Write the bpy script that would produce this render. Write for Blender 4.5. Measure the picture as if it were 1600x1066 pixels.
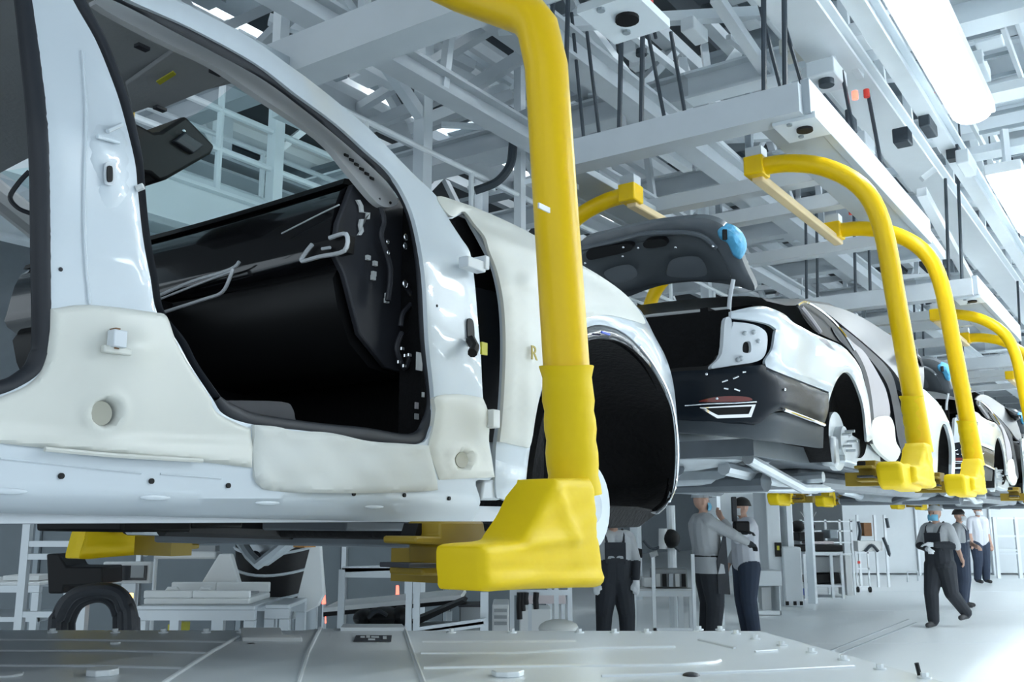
import bpy, bmesh, math, random
import numpy as np
from mathutils import Vector, Matrix
from mathutils.geometry import delaunay_2d_cdt

for o_ in list(bpy.data.objects):
    bpy.data.objects.remove(o_)
scene = bpy.context.scene
COL = scene.collection
V = Vector

# ------------------------------------------------------------------ camera, world, exposure
FPX = 1500.0
HORIZON = 810.0
PITCH = math.atan((HORIZON - 533.0) / FPX)
CAM = V((0, 0, 1.5))
cd = bpy.data.cameras.new('camera')
cd.sensor_width = 36
cd.lens = 36 * FPX / 1600
cd.clip_start = 0.02
cd.clip_end = 300
cam = bpy.data.objects.new('camera', cd)
COL.objects.link(cam)
cam.location = CAM
cam.rotation_euler = (math.pi / 2 + PITCH, 0, 0)
scene.camera = cam

w = bpy.data.worlds.new('world')
scene.world = w
w.use_nodes = True
bg = w.node_tree.nodes['Background']
bg.inputs[0].default_value = (0.74, 0.86, 0.95, 1)
bg.inputs[1].default_value = 0.56
scene.view_settings.view_transform = 'Standard'
scene.view_settings.look = 'None'
scene.view_settings.gamma = 1
scene.view_settings.exposure = 1.18
scene.view_settings.use_curve_mapping = False
LAMP_POWER = 8.5
HIGHBAY_POWER = 82.0

# ------------------------------------------------------------------ pixel and line frames
CP, SP = math.cos(PITCH), math.sin(PITCH)
def ray(px, py):
    a, b = px - 800.0, 533.0 - py
    return V((a, FPX * CP - b * SP, FPX * SP + b * CP))
def P(px, py, Y):
    d = ray(px, py)
    return CAM + d * (Y / d.y)
def PZ(px, py, z):
    d = ray(px, py)
    return CAM + d * ((z - 1.5) / d.z)
U = V((0.5671, 0.8236, 0))
N = V((0.8236, -0.5671, 0))
O = V((0.0597, 2.6, 0))
def L(s, o, z):
    return O + U * s + N * o + V((0, 0, z))
def toL(p):
    q = p - O
    return (q.dot(U), q.dot(N), p.z)
def PO(px, py, o):              # pixel onto the vertical plane at offset o from the car's side
    d = ray(px, py)
    t = (o - (CAM - O).dot(N)) / d.dot(N)
    return CAM + d * t
def PS(px, py, s):              # pixel onto the vertical plane across the line at station s
    d = ray(px, py)
    t = (s - (CAM - O).dot(U)) / d.dot(U)
    return CAM + d * t

# ------------------------------------------------------------------ materials
MATS = {}
def mat(name, col, rough=0.5, metal=0.0, coat=0.0, var=0.06, scale=6.0, bump=0.0, bscale=40.0, emit=None, estr=0.0, spec=0.5):
    if name in MATS:
        return MATS[name]
    m = bpy.data.materials.new(name)
    m.use_nodes = True
    nt = m.node_tree
    b = nt.nodes['Principled BSDF']
    b.inputs['Roughness'].default_value = rough
    b.inputs['Metallic'].default_value = metal
    b.inputs['Coat Weight'].default_value = coat
    b.inputs['Specular IOR Level'].default_value = spec
    tc = nt.nodes.new('ShaderNodeTexCoord')
    nz = nt.nodes.new('ShaderNodeTexNoise')
    nz.inputs['Scale'].default_value = scale
    nz.inputs['Detail'].default_value = 4
    nt.links.new(tc.outputs['Object'], nz.inputs['Vector'])
    mx = nt.nodes.new('ShaderNodeMix')
    mx.data_type = 'RGBA'
    c1 = [max(0, c * (1 - var)) for c in col]
    c2 = [min(1, c * (1 + var)) for c in col]
    mx.inputs[6].default_value = (*c1, 1)
    mx.inputs[7].default_value = (*c2, 1)
    nt.links.new(nz.outputs['Fac'], mx.inputs[0])
    nt.links.new(mx.outputs[2], b.inputs['Base Color'])
    if bump > 0:
        n2 = nt.nodes.new('ShaderNodeTexNoise')
        n2.inputs['Scale'].default_value = bscale
        n2.inputs['Detail'].default_value = 3
        nt.links.new(tc.outputs['Object'], n2.inputs['Vector'])
        bp = nt.nodes.new('ShaderNodeBump')
        bp.inputs['Strength'].default_value = bump
        bp.inputs['Distance'].default_value = 0.02
        nt.links.new(n2.outputs['Fac'], bp.inputs['Height'])
        nt.links.new(bp.outputs['Normal'], b.inputs['Normal'])
    if emit:
        b.inputs['Emission Color'].default_value = (*emit, 1)
        b.inputs['Emission Strength'].default_value = estr
    MATS[name] = m
    return m

M = dict(
    white=mat('white_paint', (0.605, 0.665, 0.715), 0.22, coat=0.6, var=0.02),
    white2=mat('white_primer', (0.66, 0.70, 0.74), 0.4, var=0.03),
    cream=mat('cream_cover', (0.68, 0.685, 0.635), 0.38, var=0.02, bump=0.03, bscale=14),
    cloth=mat('cream_cloth', (0.675, 0.69, 0.66), 0.75, var=0.03, bump=0.1, bscale=9),
    hole=mat('dark_recess', (0.42, 0.41, 0.34), 0.6),
    seal=mat('black_rubber', (0.017, 0.02, 0.027), 0.55, var=0.1),
    black=mat('black_plastic', (0.006, 0.006, 0.007), 0.5, var=0.2, spec=0.3),
    gloss=mat('gloss_black', (0.008, 0.008, 0.010), 0.16, coat=0.5, var=0.1),
    carpet=mat('black_felt', (0.008, 0.008, 0.009), 0.9, var=0.3, bump=0.3, bscale=60, spec=0.15),
    liner=mat('wheel_liner', (0.014, 0.014, 0.015), 0.85, var=0.3, bump=0.3, bscale=50, spec=0.2),
    trim=mat('dark_grey_trim', (0.03, 0.032, 0.04), 0.5),
    headliner=mat('grey_headliner', (0.37, 0.385, 0.395), 0.85, var=0.05, bump=0.1, bscale=90),
    headliner2=mat('pale_pillar_trim', (0.50, 0.51, 0.52), 0.7, var=0.04),
    satin=mat('satin_trim', (0.72, 0.75, 0.78), 0.3, metal=0.25, var=0.02),
    roofgrey=mat('grey_roof_film', (0.13, 0.133, 0.14), 0.35, var=0.05),
    chrome=mat('chrome', (0.85, 0.86, 0.88), 0.12, metal=1.0, var=0.02),
    alu=mat('aluminium_profile', (0.60, 0.64, 0.67), 0.38, metal=0.55, var=0.05),
    tray=mat('brushed_metal', (0.70, 0.74, 0.76), 0.32, metal=0.15, var=0.08, scale=3, bump=0.03, bscale=12),
    tray2=mat('grey_metal_plate', (0.72, 0.76, 0.78), 0.35, metal=0.1, var=0.06),
    seam=mat('pale_seam', (0.78, 0.82, 0.84), 0.35, metal=0.3),
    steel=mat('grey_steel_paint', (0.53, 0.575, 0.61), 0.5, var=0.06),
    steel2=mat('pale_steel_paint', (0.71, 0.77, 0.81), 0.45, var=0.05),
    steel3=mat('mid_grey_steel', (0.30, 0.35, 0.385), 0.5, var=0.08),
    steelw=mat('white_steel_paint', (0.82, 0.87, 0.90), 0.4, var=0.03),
    beam=mat('carrier_beam_paint', (0.38, 0.43, 0.47), 0.5, var=0.05),
    roof=mat('blue_grey_sheet', (0.17, 0.215, 0.245), 0.6, var=0.10, scale=0.6),
    roofd=mat('dark_duct', (0.045, 0.055, 0.065), 0.6),
    rod=mat('dark_rod', (0.035, 0.05, 0.065), 0.5),
    yellow=mat('yellow_paint', (0.90, 0.575, 0.002), 0.3, coat=0.0, var=0.06, scale=2, spec=0.35),
    ycover=mat('yellow_vinyl', (0.80, 0.565, 0.003), 0.5, var=0.05, scale=5, bump=0.12, bscale=10, spec=0.25),
    ochre=mat('ochre_bracket', (0.30, 0.20, 0.012), 0.45, var=0.15),
    pale_y=mat('cream_wrap', (0.78, 0.62, 0.36), 0.5, var=0.12, scale=3),
    brown=mat('brown_part', (0.20, 0.09, 0.03), 0.6, var=0.2),
    orange=mat('orange_part', (0.55, 0.25, 0.06), 0.5),
    grey_lid=mat('grey_lid', (0.10, 0.115, 0.13), 0.32, coat=0.3, var=0.06),
    grey_lid2=mat('dark_lid_inner', (0.055, 0.065, 0.075), 0.4, var=0.1),
    bumper=mat('dark_bumper', (0.010, 0.014, 0.020), 0.25, coat=0.0, var=0.1, spec=0.12),
    bumper2=mat('grey_bumper', (0.04, 0.05, 0.06), 0.5, spec=0.3),
    silver=mat('silver_underbody', (0.50, 0.54, 0.57), 0.38, metal=0.6, var=0.25, scale=8),
    under=mat('underbody_grey', (0.13, 0.15, 0.17), 0.5, var=0.4, scale=5),
    red=mat('tail_red', (0.16, 0.015, 0.01), 0.2, coat=0.5),
    blue=mat('blue_film', (0.10, 0.42, 0.68), 0.3, var=0.3, scale=30, bump=0.4, bscale=30),
    mauve=mat('mauve_film', (0.40, 0.38, 0.40), 0.5, var=0.05),
    skin=mat('skin', (0.55, 0.34, 0.26), 0.55),
    hair=mat('black_hair', (0.012, 0.011, 0.011), 0.6),
    cap=mat('grey_cap', (0.32, 0.35, 0.37), 0.8),
    shirt=mat('grey_shirt', (0.42, 0.44, 0.46), 0.8, var=0.06, bump=0.2, bscale=12),
    shirt2=mat('white_shirt', (0.66, 0.68, 0.74), 0.8, var=0.05, bump=0.2, bscale=12),
    navy=mat('dark_overalls', (0.024, 0.028, 0.036), 0.85, var=0.2, bump=0.25, bscale=14),
    jeans=mat('dark_blue_trousers', (0.035, 0.05, 0.085), 0.85, var=0.2, bump=0.2, bscale=14),
    glove=mat('white_glove', (0.70, 0.73, 0.76), 0.8),
    mask=mat('blue_mask', (0.15, 0.42, 0.60), 0.7),
    shoe=mat('dark_shoe', (0.05, 0.052, 0.055), 0.6),
    redt=mat('red_tag', (0.75, 0.06, 0.04), 0.5),
    plastic=mat('white_plastic', (0.72, 0.74, 0.74), 0.5, var=0.03),
    box_grey=mat('grey_plastic', (0.32, 0.34, 0.35), 0.6),
    pinkish=mat('pale_pink_board', (0.62, 0.55, 0.56), 0.6),
    bluebox=mat('blue_crate', (0.05, 0.12, 0.62), 0.4),
    screen=mat('dark_screen', (0.01, 0.012, 0.016), 0.15),
    amber=mat('amber_lamp', (0.9, 0.5, 0.1), 0.3, emit=(1.0, 0.55, 0.12), estr=2.5),
    redlamp=mat('red_lamp', (0.9, 0.12, 0.08), 0.3, emit=(1.0, 0.13, 0.09), estr=1.5),
    lamp=mat('lamp_diffuser', (0.9, 0.95, 0.97), 0.4, emit=(0.90, 0.97, 1.0), estr=LAMP_POWER),
    highbay=mat('high_lamp_diffuser', (0.9, 0.95, 0.97), 0.4, emit=(0.88, 0.96, 1.0), estr=HIGHBAY_POWER),  # glow of the added roof lamps above the aisle, never in view
    highbay2=mat('dim_lamp_diffuser', (0.9, 0.95, 0.97), 0.4, emit=(0.88, 0.96, 1.0), estr=HIGHBAY_POWER * 0.22),
    labely=mat('yellow_label', (0.55, 0.52, 0.04), 0.5),
    partition=mat('grey_partition', (0.155, 0.185, 0.205), 0.6, var=0.08),
    wallw=mat('white_panel', (0.70, 0.75, 0.78), 0.5, var=0.03),
    rotor=mat('brake_disc', (0.70, 0.75, 0.78), 0.3, metal=0.4, var=0.04),
)
def glass_mat(name, tint, gl):
    m = bpy.data.materials.new(name)
    m.use_nodes = True
    nt = m.node_tree
    nt.nodes.remove(nt.nodes['Principled BSDF'])
    out = nt.nodes['Material Output']
    tr = nt.nodes.new('ShaderNodeBsdfTransparent')
    tr.inputs[0].default_value = (*tint, 1)
    g = nt.nodes.new('ShaderNodeBsdfGlossy')
    g.inputs['Roughness'].default_value = 0.03
    mx = nt.nodes.new('ShaderNodeMixShader')
    mx.inputs[0].default_value = gl
    nt.links.new(tr.outputs[0], mx.inputs[1])
    nt.links.new(g.outputs[0], mx.inputs[2])
    nt.links.new(mx.outputs[0], out.inputs[0])
    return m
M['glass'] = glass_mat('tinted_windscreen', (0.78, 0.92, 0.92), 0.06)
M['dglass'] = glass_mat('dark_side_glass', (0.22, 0.26, 0.28), 0.1)

# glossy floor with faint patches
fm = mat('floor_paint', (0.86, 0.905, 0.925), 0.34, var=0.035, scale=0.5, bump=0.012, bscale=3)
M['floor'] = fm

# ------------------------------------------------------------------ object helpers
def tag(o, label=None, cat=None, group=None, kind=None):
    if label: o['label'] = label
    if cat: o['category'] = cat
    if group: o['group'] = group
    if kind: o['kind'] = kind
    return o
def empty(name, loc, label=None, cat=None, group=None, kind=None):
    e = bpy.data.objects.new(name, None)
    e.empty_display_size = 0.1
    COL.objects.link(e)
    e.location = V(loc)
    return tag(e, label, cat, group, kind)
def copy_tree(o, delta, parent=None):
    c = o.copy()
    COL.objects.link(c)
    if parent is None:
        c.location = o.location + delta
    else:
        c.parent = parent
    for ch in [x for x in bpy.data.objects if x.parent == o]:
        copy_tree(ch, delta, c)
    return c
WLOC = {}
class MB:
    def __init__(s):
        s.v = []; s.f = []; s.mi = []
    def add(s, vs, fs):
        k = len(s.v)
        s.v += [V(x) for x in vs]
        s.f += [[i + k for i in f] for f in fs]
        return s
    def box(s, c, size, ax=None):
        c = V(c); hx, hy, hz = [q / 2 for q in size]
        X, Y, Z = ax if ax else (V((1, 0, 0)), V((0, 1, 0)), V((0, 0, 1)))
        vs = [c + X * (hx * i) + Y * (hy * j) + Z * (hz * k) for k in (-1, 1) for j in (-1, 1) for i in (-1, 1)]
        return s.add(vs, [(0, 2, 3, 1), (4, 5, 7, 6), (0, 1, 5, 4), (2, 6, 7, 3), (0, 4, 6, 2), (1, 3, 7, 5)])
    def lbox(s, s0, s1, o0, o1, z0, z1):      # box in the line frame
        return s.box(L((s0 + s1) / 2, (o0 + o1) / 2, (z0 + z1) / 2), (abs(s1 - s0), abs(o1 - o0), abs(z1 - z0)), (U, N, V((0, 0, 1))))
    def wbox(s, x0, x1, y0, y1, z0, z1):
        return s.box(((x0 + x1) / 2, (y0 + y1) / 2, (z0 + z1) / 2), (abs(x1 - x0), abs(y1 - y0), abs(z1 - z0)))
    def beam(s, a, b, wd, ht, up=V((0, 0, 1))):
        a, b = V(a), V(b)
        d = (b - a); ln = d.length; d.normalize()
        x = d.cross(up)
        if x.length < 1e-3: x = d.cross(V((0, 1, 0)))
        x.normalize(); z = x.cross(d)
        return s.box((a + b) / 2, (ln, wd, ht), (d, x, z))
    def ibeam(s, a, b, wd, ht, t=0.025):
        a, b = V(a), V(b); z = V((0, 0, ht / 2 - t / 2))
        s.beam(a + z, b + z, wd, t); s.beam(a - z, b - z, wd, t)
        return s.beam(a, b, t, ht - 2 * t)
    def tube(s, pts, r, seg=12, cap=True, flat=1.0):
        pts = [V(p) for p in pts]; n = len(pts)
        rs = r if isinstance(r, (list, tuple)) else [r] * n
        t0 = (pts[1] - pts[0]).normalized()
        ref = t0.cross(V((0, 0, 1)))
        if ref.length < 1e-3: ref = t0.cross(V((1, 0, 0)))
        ref.normalize()
        vs = []
        for i in range(n):
            if i == 0: t = pts[1] - pts[0]
            elif i == n - 1: t = pts[-1] - pts[-2]
            else: t = (pts[i + 1] - pts[i]).normalized() + (pts[i] - pts[i - 1]).normalized()
            t.normalize()
            ref = (ref - t * ref.dot(t)).normalized()
            b = t.cross(ref)
            for k in range(seg):
                a = 2 * math.pi * k / seg
                vs.append(pts[i] + (ref * math.cos(a) + b * math.sin(a) * flat) * rs[i])
        fs = [(i * seg + k, i * seg + (k + 1) % seg, (i + 1) * seg + (k + 1) % seg, (i + 1) * seg + k) for i in range(n - 1) for k in range(seg)]
        if cap: fs += [tuple(range(seg))[::-1], tuple(range((n - 1) * seg, n * seg))]
        return s.add(vs, fs)
    def cyl(s, a, b, r, seg=16, r2=None):
        return s.tube([a, b], [r, r if r2 is None else r2], seg)
    def prism(s, poly, vec):
        n = len(poly); vec = V(vec)
        vs = [V(p) for p in poly] + [V(p) + vec for p in poly]
        fs = [tuple(range(n))[::-1], tuple(range(n, 2 * n))] + [(i, (i + 1) % n, n + (i + 1) % n, n + i) for i in range(n)]
        return s.add(vs, fs)
    def ell(s, c, rad, seg=14, rings=8, ax=None):
        c = V(c); X, Y, Z = ax if ax else (V((1, 0, 0)), V((0, 1, 0)), V((0, 0, 1)))
        vs = [c + Z * rad[2]]
        for i in range(1, rings):
            th = math.pi * i / rings
            for k in range(seg):
                a = 2 * math.pi * k / seg
                vs.append(c + X * (rad[0] * math.sin(th) * math.cos(a)) + Y * (rad[1] * math.sin(th) * math.sin(a)) + Z * (rad[2] * math.cos(th)))
        vs.append(c - Z * rad[2])
        fs = [(0, 1 + k, 1 + (k + 1) % seg) for k in range(seg)]
        for i in range(rings - 2):
            fs += [(1 + i * seg + k, 1 + (i + 1) * seg + k, 1 + (i + 1) * seg + (k + 1) % seg, 1 + i * seg + (k + 1) % seg) for k in range(seg)]
        e = len(vs) - 1
        fs += [(e, 1 + (rings - 2) * seg + (k + 1) % seg, 1 + (rings - 2) * seg + k) for k in range(seg)]
        return s.add(vs, fs)
    def grid(s, rows):            # rows of points, open sheet
        k = len(rows[0]); vs = [p for r in rows for p in r]
        return s.add(vs, [(i * k + j, i * k + j + 1, (i + 1) * k + j + 1, (i + 1) * k + j) for i in range(len(rows) - 1) for j in range(k - 1)])
    def build(s, name, material, parent=None, smooth=True, bevel=0.0, angle=35, bseg=2):
        me = bpy.data.meshes.new(name)
        off = wloc(parent) if parent else V((0, 0, 0))
        me.from_pydata([p - off for p in s.v], [], s.f)
        bm = bmesh.new(); bm.from_mesh(me)
        bmesh.ops.recalc_face_normals(bm, faces=bm.faces)
        bm.to_mesh(me); bm.free()
        o = bpy.data.objects.new(name, me)
        COL.objects.link(o)
        if parent: o.parent = parent
        for m_ in (material if isinstance(material, list) else [material]):
            me.materials.append(M[m_] if isinstance(m_, str) else m_)
        if smooth:
            me.polygons.foreach_set('use_smooth', [True] * len(me.polygons))
            me.set_sharp_from_angle(angle=math.radians(angle))
        if bevel > 0:
            b = o.modifiers.new('bevel', 'BEVEL')
            b.width = bevel; b.segments = bseg; b.limit_method = 'ANGLE'; b.angle_limit = math.radians(40)
            b.harden_normals = False
        return o
def wloc(o):
    p = V((0, 0, 0))
    while o:
        p += o.location; o = o.parent
    return p

def crs(pts, n=4, closed=True):
    """Catmull-Rom through points; a repeated point keeps its corner sharp."""
    out = []
    m = len(pts)
    rng = range(m) if closed else range(m - 1)
    for i in rng:
        p1, p2 = pts[i % m], pts[(i + 1) % m]
        p0 = pts[(i - 1) % m] if closed or i > 0 else p1
        p3 = pts[(i + 2) % m] if closed or i + 2 < m else p2
        if p1 == p2: continue
        for k in range(n):
            t = k / n
            out.append(tuple(0.5 * ((2 * b) + (-a + c) * t + (2 * a - 5 * b + 4 * c - d) * t * t + (-a + 3 * b - 3 * c + d) * t ** 3) for a, b, c, d in zip(p0, p1, p2, p3)))
    if not closed: out.append(tuple(pts[-1]))
    return out
def corner(*pts):                 # keep each of these corners
    r = []
    for p in pts: r += [p, p]
    return r
def pip(x, y, poly):
    c = False; j = len(poly) - 1
    for i in range(len(poly)):
        xi, yi = poly[i]; xj, yj = poly[j]
        if (yi > y) != (yj > y) and x < (xj - xi) * (y - yi) / (yj - yi) + xi: c = not c
        j = i
    return c
def dist_poly(x, y, poly):
    best = 1e9; j = len(poly) - 1
    for i in range(len(poly)):
        ax, ay = poly[j]; bx, by = poly[i]
        dx, dy = bx - ax, by - ay
        q = dx * dx + dy * dy
        t = 0 if q == 0 else max(0, min(1, ((x - ax) * dx + (y - ay) * dy) / q))
        best = min(best, (x - ax - t * dx) ** 2 + (y - ay - t * dy) ** 2); j = i
    return math.sqrt(best)
def panel(name, outer, holes, mapfn, thick, direction, material, parent=None, step=18, smooth=True, rim=0.0, rimpx=8, rel=None, mb=None, angle=40):
    """A sheet cut to an outline with holes, laid on a curved surface by mapfn, with thickness."""
    if smooth:
        outer = crs(outer); holes = [crs(h) for h in holes]
    polys = [outer] + holes
    pts = []; edges = []
    for poly in polys:
        k = len(pts); pts += [V((p[0], p[1])) for p in poly]
        edges += [(k + i, k + (i + 1) % len(poly)) for i in range(len(poly))]
    nb = len(pts)
    xs = [p[0] for p in outer]; ys = [p[1] for p in outer]
    y = min(ys) + step * 0.5; row = 0
    def inside(x, y):
        return pip(x, y, outer) and not any(pip(x, y, h) for h in holes)
    while y < max(ys):
        x = min(xs) + step * (0.5 if row % 2 else 0.0)
        while x < max(xs):
            if inside(x, y) and min(dist_poly(x, y, q) for q in polys) > step * 0.35:
                pts.append(V((x, y)))
            x += step
        y += step * 0.87; row += 1
    vs, es, fs, ov, oe, of = delaunay_2d_cdt(pts, edges, [], 0, 1e-4)
    tris = []
    for f in fs:
        cx = sum(vs[i].x for i in f) / len(f); cy = sum(vs[i].y for i in f) / len(f)
        if inside(cx, cy): tris.append(tuple(f))
    used = sorted({i for t in tris for i in t}); rem = {q: i for i, q in enumerate(used)}
    tris = [tuple(rem[i] for i in t) for t in tris]
    D = V(direction).normalized()
    F = []
    for i in used:
        x, y = vs[i].x, vs[i].y
        p = mapfn(x, y)
        r = 0.0
        if rim > 0:
            d = min(dist_poly(x, y, q) for q in polys)
            if d < rimpx:
                t = 1 - d / rimpx
                r += rim * t * t
        if rel: r -= rel(x, y)
        F.append(p + D * r)
    n = len(F)
    B = [p + D * thick for p in F]
    cnt = {}
    for t in tris:
        for a, b in ((t[0], t[1]), (t[1], t[2]), (t[2], t[0])):
            cnt.setdefault((min(a, b), max(a, b)), []).append((a, b))
    fs2 = list(tris) + [tuple(i + n for i in t[::-1]) for t in tris]
    for k, e in cnt.items():
        if len(e) == 1:
            a, b = e[0]; fs2.append((b, a, a + n, b + n))
    q = mb or MB()
    q.add(F + B, fs2)
    if mb: return mb
    return q.build(name, material, parent, angle=angle)

# ================================================================== THE SETTING
ZU = V((0, 0, 1))
floor = MB().wbox(-30, 45, -8, 60, -0.1, 0).build('floor', 'floor', smooth=False)
tag(floor, 'pale blue-grey glossy painted factory floor', kind='structure')
for a, b in (((1290, 1020), (1420, 968)), ((1305, 1024), (1432, 973))):
    p, q = PZ(*a, 0.0), PZ(*b, 0.0)
    MB().beam(p + V((0, 0, 0.002)), q + V((0, 0, 0.002)), 0.03, 0.004).build('joint_strip', 'steel', floor)
for k in range(9):
    y = 8 + 4.2 * k
    MB().wbox(3, 45, y, y + 0.012, -0.001, 0.001).build('floor_joint', 'steel2', floor)

wall_back = MB().lbox(44, 44.3, -22, 24, 0, 10).build('wall_back', 'wallw', smooth=False)
tag(wall_back, 'pale end wall of the hall', kind='structure')
wall_left = MB().lbox(-8, 44, -18.3, -18, 0, 10).build('wall_left', 'steel3', smooth=False)
tag(wall_left, 'blue-grey long wall of the hall', kind='structure')

ceil = MB().lbox(-9, 44.3, -18.3, 24, 9.6, 9.8).build('ceiling', 'roof', smooth=False)
tag(ceil, 'blue-grey sheet roof over painted steelwork', kind='structure')
rnd = random.Random(7)
def cpart(name, m_, mb, **k):
    return mb.build(name, m_, ceil, **k)
# purlins and girders
for i in range(22):
    o = -17 + i * 1.9
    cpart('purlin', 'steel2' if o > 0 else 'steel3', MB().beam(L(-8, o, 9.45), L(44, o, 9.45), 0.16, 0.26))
for i in range(17):
    s = -3 + i * 2.8
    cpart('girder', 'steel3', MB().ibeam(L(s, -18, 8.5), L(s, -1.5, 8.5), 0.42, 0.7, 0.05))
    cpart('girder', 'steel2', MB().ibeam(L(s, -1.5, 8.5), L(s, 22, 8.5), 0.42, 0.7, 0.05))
# longitudinal trusses
def truss(o, z0, z1, sa, sb, m_, wd=0.16, pitch=1.5):
    t = bpy.data.objects.new('roof_truss', None); COL.objects.link(t); t.parent = ceil
    MB().beam(L(sa, o, z0), L(sb, o, z0), wd, wd).build('chord', m_, t)
    MB().beam(L(sa, o, z1), L(sb, o, z1), wd, wd).build('chord', m_, t)
    s = sa; up = True
    while s < sb - pitch * 0.5:
        a, b = (z0, z1) if up else (z1, z0)
        MB().beam(L(s, o, a), L(s + pitch, o, b), wd * 0.6, wd * 0.6).build('diagonal', m_, t)
        s += pitch; up = not up
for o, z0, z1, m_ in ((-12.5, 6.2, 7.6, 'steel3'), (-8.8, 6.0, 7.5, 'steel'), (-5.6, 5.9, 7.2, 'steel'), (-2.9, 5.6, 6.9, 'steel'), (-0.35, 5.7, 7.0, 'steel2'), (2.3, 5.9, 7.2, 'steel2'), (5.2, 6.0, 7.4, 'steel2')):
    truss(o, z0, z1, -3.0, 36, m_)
# cross beams of the lower grid
for i in range(16):
    s = 0.9 + i * 2.3
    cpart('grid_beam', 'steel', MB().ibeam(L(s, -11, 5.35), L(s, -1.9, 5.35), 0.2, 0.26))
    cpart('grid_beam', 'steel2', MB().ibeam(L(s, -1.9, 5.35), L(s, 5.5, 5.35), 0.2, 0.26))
for i in range(12):
    s = 2.2 + i * 3.1
    cpart('tie_beam', 'steel', MB().beam(L(s, -13, 6.6 + 0.2 * (i % 2)), L(s, 7, 6.6 + 0.2 * (i % 2)), 0.34, 0.16))
# longitudinal channels above the line and the aisle
for o, z, wd, ht, m_ in ((-0.42, 5.0, 0.34, 0.18, 'steelw'), (-2.0, 4.95, 0.2, 0.24, 'steel'), (0.12, 4.62, 0.12, 0.2, 'steel2'), (1.05, 4.62, 0.12, 0.2, 'steel2'),
                         (-3.3, 5.05, 0.2, 0.2, 'steel'), (1.9, 5.1, 0.4, 0.12, 'steelw'), (-6.6, 5.1, 0.5, 0.16, 'steel'), (-7.6, 5.6, 0.3, 0.3, 'steel')):
    cpart('channel', m_, MB().ibeam(L(1.6 if o > -3 else 0.2, o, z), L(38, o, z), wd, ht, 0.03))
for i in range(26):
    s = 1.9 + i * 1.3
    cpart('cross_member', 'steelw' if i % 2 else 'steel2', MB().beam(L(s, 0.05, 4.78), L(s, 2.1, 4.78), 0.22, 0.07))
for i in range(24):
    s = 2.4 + i * 1.5
    cpart('bracing', 'steel2', MB().beam(L(s, -2.9, 5.55), L(s + 1.5, -0.35, 5.62), 0.09, 0.09))
    cpart('bracing', 'steel', MB().beam(L(s + 1.1, -5.6, 5.9), L(s, -2.9, 5.6), 0.09, 0.09))
# vertical drops between grids
for i in range(30):
    s = 1.6 + i * 1.15
    for o in (-3.3, -2.0, -0.42, 1.9):
        if rnd.random() < 0.62:
            cpart('drop_post', (rnd.choice(['steel', 'steel3', 'steel2']) if o < -1 else 'steel2'), MB().beam(L(s + rnd.uniform(-.3, .3), o, 5.0), L(s, o, rnd.uniform(6, 8)), 0.07, 0.07))
# ducts, pipes and cable trays
for o, z, r, m_ in ((-4.4, 6.5, 0.16, 'steel'), (-7.4, 7.2, 0.22, 'steel'), (0.6, 6.4, 0.07, 'steelw'), (-1.1, 6.2, 0.06, 'steelw'), (-1.35, 6.2, 0.05, 'steelw'), (3.4, 5.6, 0.08, 'steelw'), (-10.2, 7.5, 0.2, 'steelw')):
    cpart('pipe', m_, MB().tube([L(-2, o, z), L(38, o, z)], r, 10))
for o, z, wd in ((-6.2, 7.9, 0.9), (-9.9, 7.7, 1.2), (-3.6, 7.9, 0.7)):
    cpart('dark_duct', 'roofd', MB().lbox(-2, 38, o - wd / 2, o + wd / 2, z, z + 0.4))
for i in range(13):
    s = 0.5 + i * 2.7
    cpart('cable_tray', 'steel3', MB().lbox(s, s + 0.35, -12, -1.0, 7.25, 7.33))
for i in range(70):
    s = rnd.uniform(1.5, 30); o = rnd.uniform(-6, 3.2); z = rnd.uniform(5.1, 7.4)
    a = rnd.choice([(0.5, 0.22, 0.14), (0.25, 0.25, 0.3), (0.8, 0.12, 0.1), (0.16, 0.5, 0.1)])
    cpart(rnd.choice(['junction_box', 'gusset', 'actuator']), rnd.choice(['steelw', 'steel', 'steel3', 'rod', 'steelw']),
          MB().lbox(s, s + a[0], o, o + a[1], z, z + a[2]))
# pale lamps high in the roof; aisle rows added out of view for brightness
hl_n = {}
ORDN = ['first', 'second', 'third', 'fourth', 'fifth', 'sixth', 'seventh', 'eighth', 'ninth', 'tenth', 'eleventh', 'twelfth']
def high_lamp(s, o):
    r = empty('high_bay_lamp', L(s, o, 7.9), None, 'lamp', 'high bay lamps under the roof')
    MB().lbox(s - 0.62, s + 0.62, o - 0.22, o + 0.22, 7.93, 8.03).build('housing', 'steelw', r)
    MB().lbox(s - 0.58, s + 0.58, o - 0.18, o + 0.18, 7.90, 7.935).build('diffuser', 'highbay' if o > 0 else 'highbay2', r)
    hl_n[o] = hl_n.get(o, -1) + 1
    r['label'] = '%s flat rectangular roof lamp in the row %s' % (ORDN[hl_n[o]], {-7.0: 'behind the car line', 3.7: 'over the aisle edge', 8: 'over the middle aisle', 12: 'over the outer aisle'}[o])
for s in (-4.5, 1.5, 5.0, 8, 11, 15, 20, 27):
    for o in (-7.0, 3.7, 8, 12):
        if (o > 0 and s < 4) or (o == 12 and s < 10): continue
        high_lamp(s, o)

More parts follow.
